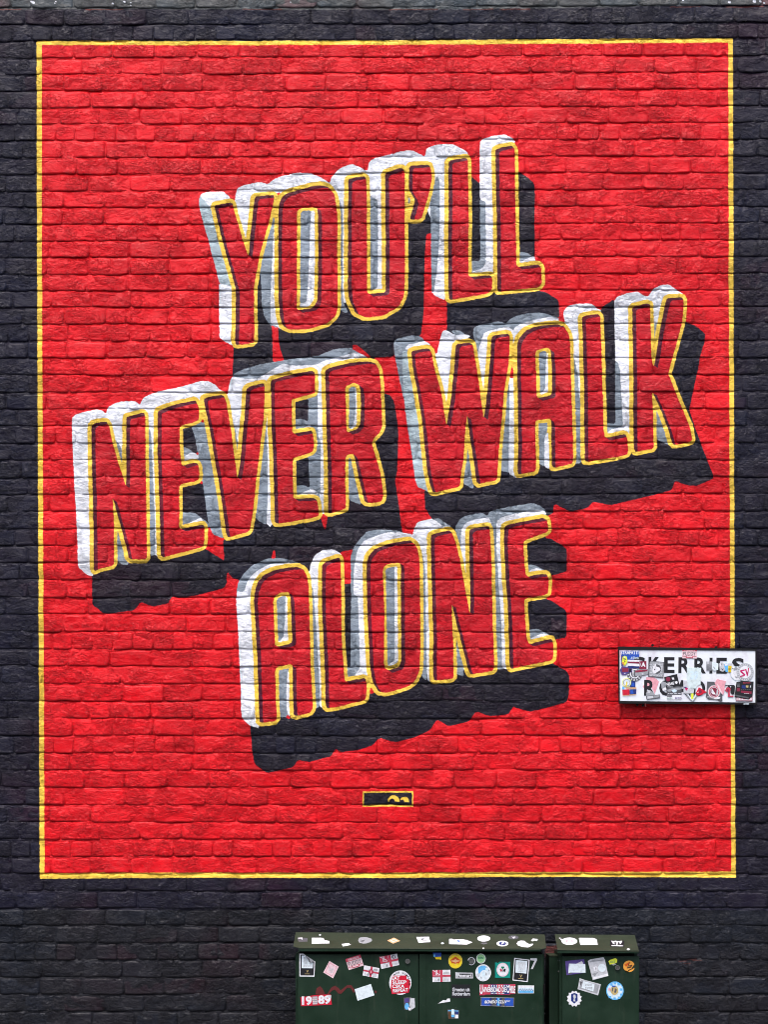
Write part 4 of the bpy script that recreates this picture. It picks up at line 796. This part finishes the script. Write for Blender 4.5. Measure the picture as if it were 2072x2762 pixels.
# ---------------------------------------------------------------- street name sign
SD = .035
m_frame, *_ = mat('sign_frame_black', (.008,.007,.008), .65, .2)
corner = [(1668, 1744), (2042, 1750), (2043.5, 1900.5), (1670.5, 1897.5)]; panel = [(1672, 1752.5), (2039.3, 1754.6), (2039.3, 1895), (1673.2, 1890.4)]
sign = empty('street_sign', (wx(1855), -SD, wz(1822)), 'white street name plate reading SKERRIES ROAD, covered with stickers, across the mural border', 'street sign')
solid('backing_board', [px_at(a, b, SD-.006) for a, b in [(1670, 1746), (2041.5, 1751), (2042, 1899), (1671.5, 1896)]], (0, .022, 0), m_frame, sign, .001)
PW, PH = corner, panel
for i in range(4):
    j = (i+1) % 4
    solid('frame_bar', [px_at(*corner[i], SD+.004), px_at(*corner[j], SD+.004), px_at(*panel[j], SD+.004), px_at(*panel[i], SD+.004)], (0, .012, 0), m_frame, sign, .0008)
m_plate, n, l, b = mat('enamel_white', (.74,.78,.82), .35, .5)
g_ = n.new('ShaderNodeNewGeometry').outputs['Position']; t_ = noise(n, l, g_, 14, 6, .65)
l.new(mix(n, l, (.76,.79,.83), ramp(n, l, t_.outputs['Fac'], [(.3, (.80,.74,.77)), (.5, (.97,.97,.97)), (.7, (1,1,1))]).outputs[0]), b.inputs['Base Color'])
solid('name_plate', [px_at(a, b_, SD) for a, b_ in panel], (0, .006, 0), m_plate, sign)
for a_, b_ in ((1761, 1741), (1932, 1747), (1735, 1903), (1720, 1901)): ring_solid('bolt', px_at(a_, b_, SD*.3), .002, .007, .012, m_frame, sign, 10)
SP = Plane((0, -SD-.0002, 0), (0, -1, 0)); S = lambda reg: Print(SP, reg)
q = S('N1')
for ch, a, b in (('K', 750, 1010), ('E', 1098, 1335), ('R', 1420, 1690), ('R', 1776, 2036), ('I', 2116, 2182), ('E', 2270, 2505), ('S', 2618, 2890)): q.text('black', ch, a, 348+(a-750)*.012, b, 702+(a-750)*.012, .6, .03)
q.text('black', 'S', 410, 345, 680, 700, .4, .03); q.done(sign, 'black capitals SKERRIES', 'lettering')
q = S('N1'); q.lift = .0008
for ch, a, b in (('R', 652, 905), ('O', 990, 1320), ('A', 1350, 1660), ('D', 1740, 2022)): q.text('black', ch, a, 860+(a-652)*.012, b, 1215+(a-652)*.012, .6, .03)
q.done(sign, 'black capitals ROAD', 'lettering')
q = S('N1'); q.lift = .0004; q.poly('pink', '705,800 850,795 930,840 985,900 950,1010 890,1180 860,1110 800,1000 640,1040 620,1010 660,960 690,860').done(sign, 'torn pink film behind the first letter of ROAD')
def SS_(reg, lift=.0018): p = S(reg); p.lift = lift; return p
SS_('N1').base('blush', '85,215 200,150 405,150 405,200 140,230 140,400 120,400').poly('blue', '122,205 541,208 541,412 140,405').text('white', 'STRAFATTI', 130,208,526,292, 0, .035).text('pale', '..di Doria', 335,340,530,390, 0, .02).poly('purple', '138,330 180,330 175,560 140,555').done(sign, 'blue sticker reading STRAFATTI di Doria')
SS_('N1', .0026).base('white', '280,412 545,416 548,560 285,545').poly('maroon', '280,452 546,458 546,500 280,490').poly('navy', '285,555 545,560 540,605 380,600 290,590').done(sign, 'striped white, maroon and blue sticker')
SS_('N1', .0026).base('maroon', '545,445 700,443 702,625 560,620 520,600 550,560').text('white', 'A', 585,470,682,570, 0, .05).text('white', ')', 548,470,572,570, 0, .05).done(sign, 'maroon sticker with a white A')
SS_('N1', .0034).base('lemon', '170,345 215,322 262,345 275,430 262,490 220,545 175,520 150,470').poly('dgrey', '180,380 250,390 248,412 185,402').poly('orange', '150,460 200,470 215,520 180,530').poly('brown', '215,425 232,450 220,470 208,450').poly('white', '195,345 225,342 230,372 200,372').done(sign, 'torn yellow scrap with dark marks')
SS_('N1', .0030).base('purple', '108,640 150,562 190,560 340,575 380,610 375,690 300,705 240,755 150,750').poly('maroon', '150,590 300,600 300,680 160,690').poly('black', '310,600 370,620 360,680 310,690').poly('lgrey', '195,710 235,705 232,728 205,728').done(sign, 'dark purple torn sticker')
q = SS_('N1', .0024); q.poly('dgrey', [(440+172*math.cos(R(a)), 722+172*math.sin(R(a))) for a in range(-10, 191, 10)]+[(440+110*math.cos(R(a)), 722+110*math.sin(R(a))) for a in range(190, -11, -10)], True)
for i in range(7): a = 14+i*25; q.poly('lgrey', [(440+r_*math.cos(R(a+da)), 722+r_*math.sin(R(a+da))) for r_, da in ((165, 0), (165, 11), (120, 11), (120, 0))]); q.lift -= LAY
q.poly('white', [(440+108*math.cos(R(a)), 722+108*math.sin(R(a))) for a in range(0, 361, 20)][:-1]).disc('dgrey', 440, 722, 84, 84, seg=18).poly('white', '385,660 420,650 410,760 440,790 400,780').done(sign, 'round grey and white sticker, half covered')
SS_('N1', .0036).base('grey', '445,648 560,625 760,618 740,732 640,760 452,776').poly('maroon', '452,655 600,635 730,632 722,668 560,690 455,700').poly('rose', '460,662 600,645 600,655 462,672').disc('lgrey', 615, 730, 22).done(sign, 'maroon and grey banner sticker')
q = SS_('N1', .0030).base('dgrey', '782,430 1096,464 1082,822 738,782').poly('grey', '796,446 1082,476 1068,806 754,768').ticks('lgrey', 775,470,1060,790, 9, 33).disc('lgrey', 930, 622, 118, 122).disc('dgrey', 930, 622, 104, 108).poly('white', '850,560 920,500 920,560 1000,590 1020,640 920,700 900,720 850,700 832,640').disc('dgrey', 888, 628, 14); q.done(sign, 'grey square sticker with a round black and white picture')
q = SS_('N1', .0030).base('black', '1100,800 1384,730 1452,1000 1150,1062').disc('maroon', 1188, 845, 52).poly('white', '1265,815 1310,805 1330,850 1290,862').text('white', 'HERAG', 1155,915,1322,985, -12, .04).poly('white', '1330,905 1390,885 1405,930 1370,960 1345,930').ticks('lgrey', 1175,1005,1300,1040, 1, 35); q.done(sign, 'black tilted sticker with a red disc and white marks')
SS_('N1', .0036).base('dgrey', '1150,1062 1400,1000 1490,1010 1490,1190 1160,1190').poly('grey', '1160,1090 1300,1040 1480,1030 1470,1075 1200,1130').poly('ice', '1260,1090 1330,1070 1385,1090 1370,1140 1300,1145').ticks('lgrey', 1180,1150,1480,1185, 1, 36).done(sign, 'slate grey sticker with a pale blue patch')
SS_('N1', .0024).base('white', '1160,1195 1490,1195 1490,1300 1165,1302').poly('dgrey', '1168,1205 1275,1205 1275,1240 1168,1240').ticks('green', 1168,1255,1285,1298, 2, 37).ticks('purple', 1345,1250,1490,1295, 2, 38).done(sign, 'white strip with green and purple print')
SS_('N1', .0040).base('grey', '1030,930 1060,895 1130,910 1150,960 1110,1050 1170,1060 1080,1120 1040,1040').poly('white', '1060,1060 1130,1020 1150,1080 1070,1120').done(sign, 'torn grey and white scrap over the O')
q = SS_('N1', .0026); q.disc('lemon', 262, 922, 100, 102, True).disc('white', 262, 922, 90, 92).disc('grey', 262, 922, 80, 80).disc('pale', 262, 922, 66, 66).poly('yellow', '232,1000 255,900 275,905 262,1010'); q.done(sign, 'round pale sticker with an olive rim')
SS_('N1', .0022).base('navy', '365,885 455,900 456,1030 335,1022').poly('blue', '380,920 430,925 440,1010 360,1005').poly('peach', '240,1030 480,1032 478,1060 250,1055').done(sign, 'torn blue sticker')
SS_('N1', .0030).base('red', '163,1080 322,1074 322,1195 172,1206').poly('navy', '325,1078 474,1074 470,1176 326,1186').poly('blue', '340,1090 400,1088 420,1170 345,1176').poly('sky', '160,1010 215,1030 200,1085 160,1070').poly('peach', '172,1206 470,1186 468,1200 175,1218').done(sign, 'red and blue oblong sticker')
SS_('N1', .0040).base('grey', '690,1160 740,1088 800,1100 890,1185 890,1225 700,1228').poly('lgrey', '740,1088 800,1110 780,1160 725,1150').done(sign, 'torn grey scrap over the R')
SS_('N1', .0044).base('dgrey', '698,1222 1000,1188 1004,1262 712,1302').poly('lgrey', '715,1232 860,1215 862,1270 722,1288').poly('grey', '870,1214 990,1200 992,1252 872,1268').done(sign, 'grey label with a dark rim')
puddy(SS_('N1', .0026), sign, 1668, 268, 328, 228, 1).done(sign, 'pink sticker reading PUDDY on the sign frame')
q = SS_('N2', .0030).base('mint', '32,585 352,592 340,960 255,1000 240,1055 62,1058 35,960').text('ice', '39', 110,660,290,860, 0, .05); q.done(sign, 'faded mint patch with a ghostly 39')
SS_('N2', .0040).base('lgrey', '-50,870 35,880 60,1060 200,1070 180,1160 0,1170 -40,1160').poly('crimson', '-20,1040 20,1030 60,1050 20,1110').poly('navy', '-30,1020 20,1015 25,1035 -25,1045').done(sign, 'torn lilac scrap with a crimson mark')
SS_('N2', .0034).base('grey', '470,450 590,452 590,650 470,652').poly('lgrey', '485,455 525,455 520,510 490,510').ticks('dgrey', 475,520,580,640, 5, 41).poly('pale', '592,455 650,460 740,500 730,640 640,662 595,620').poly('grey', '620,560 650,580 660,630 630,600').done(sign, 'grey comic-strip sticker')
SS_('N2', .0038).base('lgrey', '755,490 800,470 850,478 870,560 895,640 840,682 770,660').poly('dgrey', '800,500 815,500 810,540').poly('dgrey', '790,600 830,620 860,600 830,650').poly('white', '765,500 795,495 792,560 768,560').done(sign, 'white cut-out figure scrap')
SS_('N2', .0036).base('sky', '868,500 905,488 955,492 952,680 905,690 872,600').poly('white', '875,495 950,495 945,540 880,545').poly('yellow', '955,545 1035,550 1020,695 962,690').poly('lgrey', '955,495 1035,495 1035,548 955,545').poly('brown', '990,550 1002,550 1000,690 988,690').poly('brown', '962,610 1025,612 1025,628 962,626').done(sign, 'sky blue and yellow sticker with a dark cross')
SS_('N2', .0022).disc('pale', 1180, 720, 170, 160, True).disc('white', 1180, 720, 158, 148).poly('grey', '1070,600 1160,580 1170,640 1080,660').poly('dgrey', '1090,590 1150,580 1140,605').poly('grey', '1110,780 1170,800 1160,830 1120,815').done(sign, 'ghost of a round pale sticker')
q = SS_('N2', .0032).disc('grey', 1335, 690, 192, 202, True).disc('lgrey', 1335, 690, 184, 194)
for i in range(22): a = i*16.4; q.poly('grey', [(1335+r_*math.cos(R(a+da)), 690+r_*math.sin(R(a+da))*1.05) for r_, da in ((172, 0), (172, 9), (150, 9), (150, 0))]); q.lift -= LAY
q.lift += LAY; q.disc('grey', 1335, 690, 140, 148).disc('white', 1335, 690, 132, 140).poly('crimson', '1222,655 1240,640 1330,630 1325,660 1265,668 1345,745 1318,780 1225,800 1212,775 1300,752 1228,690').poly('crimson', '1330,622 1362,618 1385,705 1400,600 1425,595 1400,762 1375,775').done(sign, 'round grey-rimmed sticker with a crimson SV')
q = SS_('N2', .0034).base('maroon', '1130,1245 1500,1225 1502,1342 1130,1334').poly('white', '1142,1262 1490,1262 1490,1320 1142,1320').ticks('rose', 1150,1270,1480,1312, 1, 44).done(sign, 'white strip with a maroon rim')
q = SS_('N2', .0042).base('black', '1142,912 1232,898 1235,882 1526,902 1502,1222 1410,1305 1100,1242').poly('maroon', '1150,1040 1220,1040 1215,1120 1148,1120').poly('maroon', '1240,1100 1480,1120 1478,1180 1240,1150').ticks('rose', 1290,915,1450,945, 2, 45).poly('navy', '1258,980 1345,985 1345,1060 1258,1050').poly('gold', '1350,985 1410,990 1405,1040 1350,1030').poly('lgrey', '1445,985 1470,990 1465,1030 1440,1040').ticks('grey', 1155,945,1215,1020, 3, 46).ticks('dgrey', 1240,1070,1480,1095, 1, 47).ticks('lgrey', 1310,1160,1420,1185, 1, 48).poly('dgrey', '1115,1190 1415,1250 1408,1285 1110,1225'); q.done(sign, 'overlapping black stickers with maroon print')
SS_('N2', .0030).base('black', '888,980 1090,975 1112,1012 1095,1180 1050,1190 1010,1150 1015,1060 960,1050').poly('lgrey', '905,1005 940,990 945,1020 915,1050').poly('white', '995,1000 1025,1005 1020,1030 998,1030').done(sign, 'ragged black scrap')
SS_('N2', .0038).base('rose', '890,1090 920,1040 965,1025 1012,1060 1002,1110 990,1135 1000,1215 1075,1218 1075,1245 950,1245 952,1140 905,1115').poly('maroon', '915,1080 960,1065 980,1120 960,1140').done(sign, 'red bent figure sticker')
q = SS_('N2', .0028); q.base('dgrey', '490,900 640,905 700,960 700,1080 820,1190 830,1340 780,1350 700,1310 520,1300 455,1240 470,1160').disc('grey', 640, 1130, 145, 158).disc('blush', 640, 1130, 134, 146).disc('rose', 640, 1130, 112, 122).disc('lgrey', 640, 1130, 96, 106).disc('maroon', 640, 1130, 84, 94).poly('white', '585,1070 600,1065 680,1190 610,1185 580,1150').poly('lgrey', '700,1080 740,1120 720,1200 690,1200').ticks('lgrey', 480,1230,640,1280, 2, 51).poly('white', '620,1290 700,1240 780,1250 760,1290 680,1300'); q.done(sign, 'round pink-ringed sticker, badly torn')
SS_('N2', .0046).base('pink', '705,845 905,890 872,1010 880,1080 840,1205 760,1120 700,1030 655,940').poly('blush', '700,940 760,1010 840,1195 760,1120').done(sign, 'torn pink paper scrap')
SS_('N2', .0050).base('red', '235,1150 270,1090 300,1030 330,1045 380,1075 475,1138 410,1165 370,1195 290,1215 240,1195').poly('maroon', '300,1060 350,1090 370,1140 300,1170').poly('blush', '250,1140 300,1125 280,1160').done(sign, 'torn red scrap shaped like a bird')
q = SS_('N2', .0024).base('grey', '10,1175 50,1165 290,1165 270,1230 200,1330 165,1352 110,1320 40,1240').poly('pale', '40,1185 260,1180 190,1300 165,1330 120,1300').poly('black', '50,1160 115,1155 118,1250').poly('black', '182,1155 225,1160 185,1250').poly('lemon', '118,1152 180,1152 178,1290 128,1285'); q.done(sign, 'pointed grey sticker with a yellow bar between black wedges')
bar('hanging_scrap', 2007, 2022, 1897.5, 1900, SD+.004, SD+.005, ink('pale'), sign)
bar('rust_streak', 1741, 1744, 1897, 1906, SD+.002, SD+.004, ink('spray'), sign)
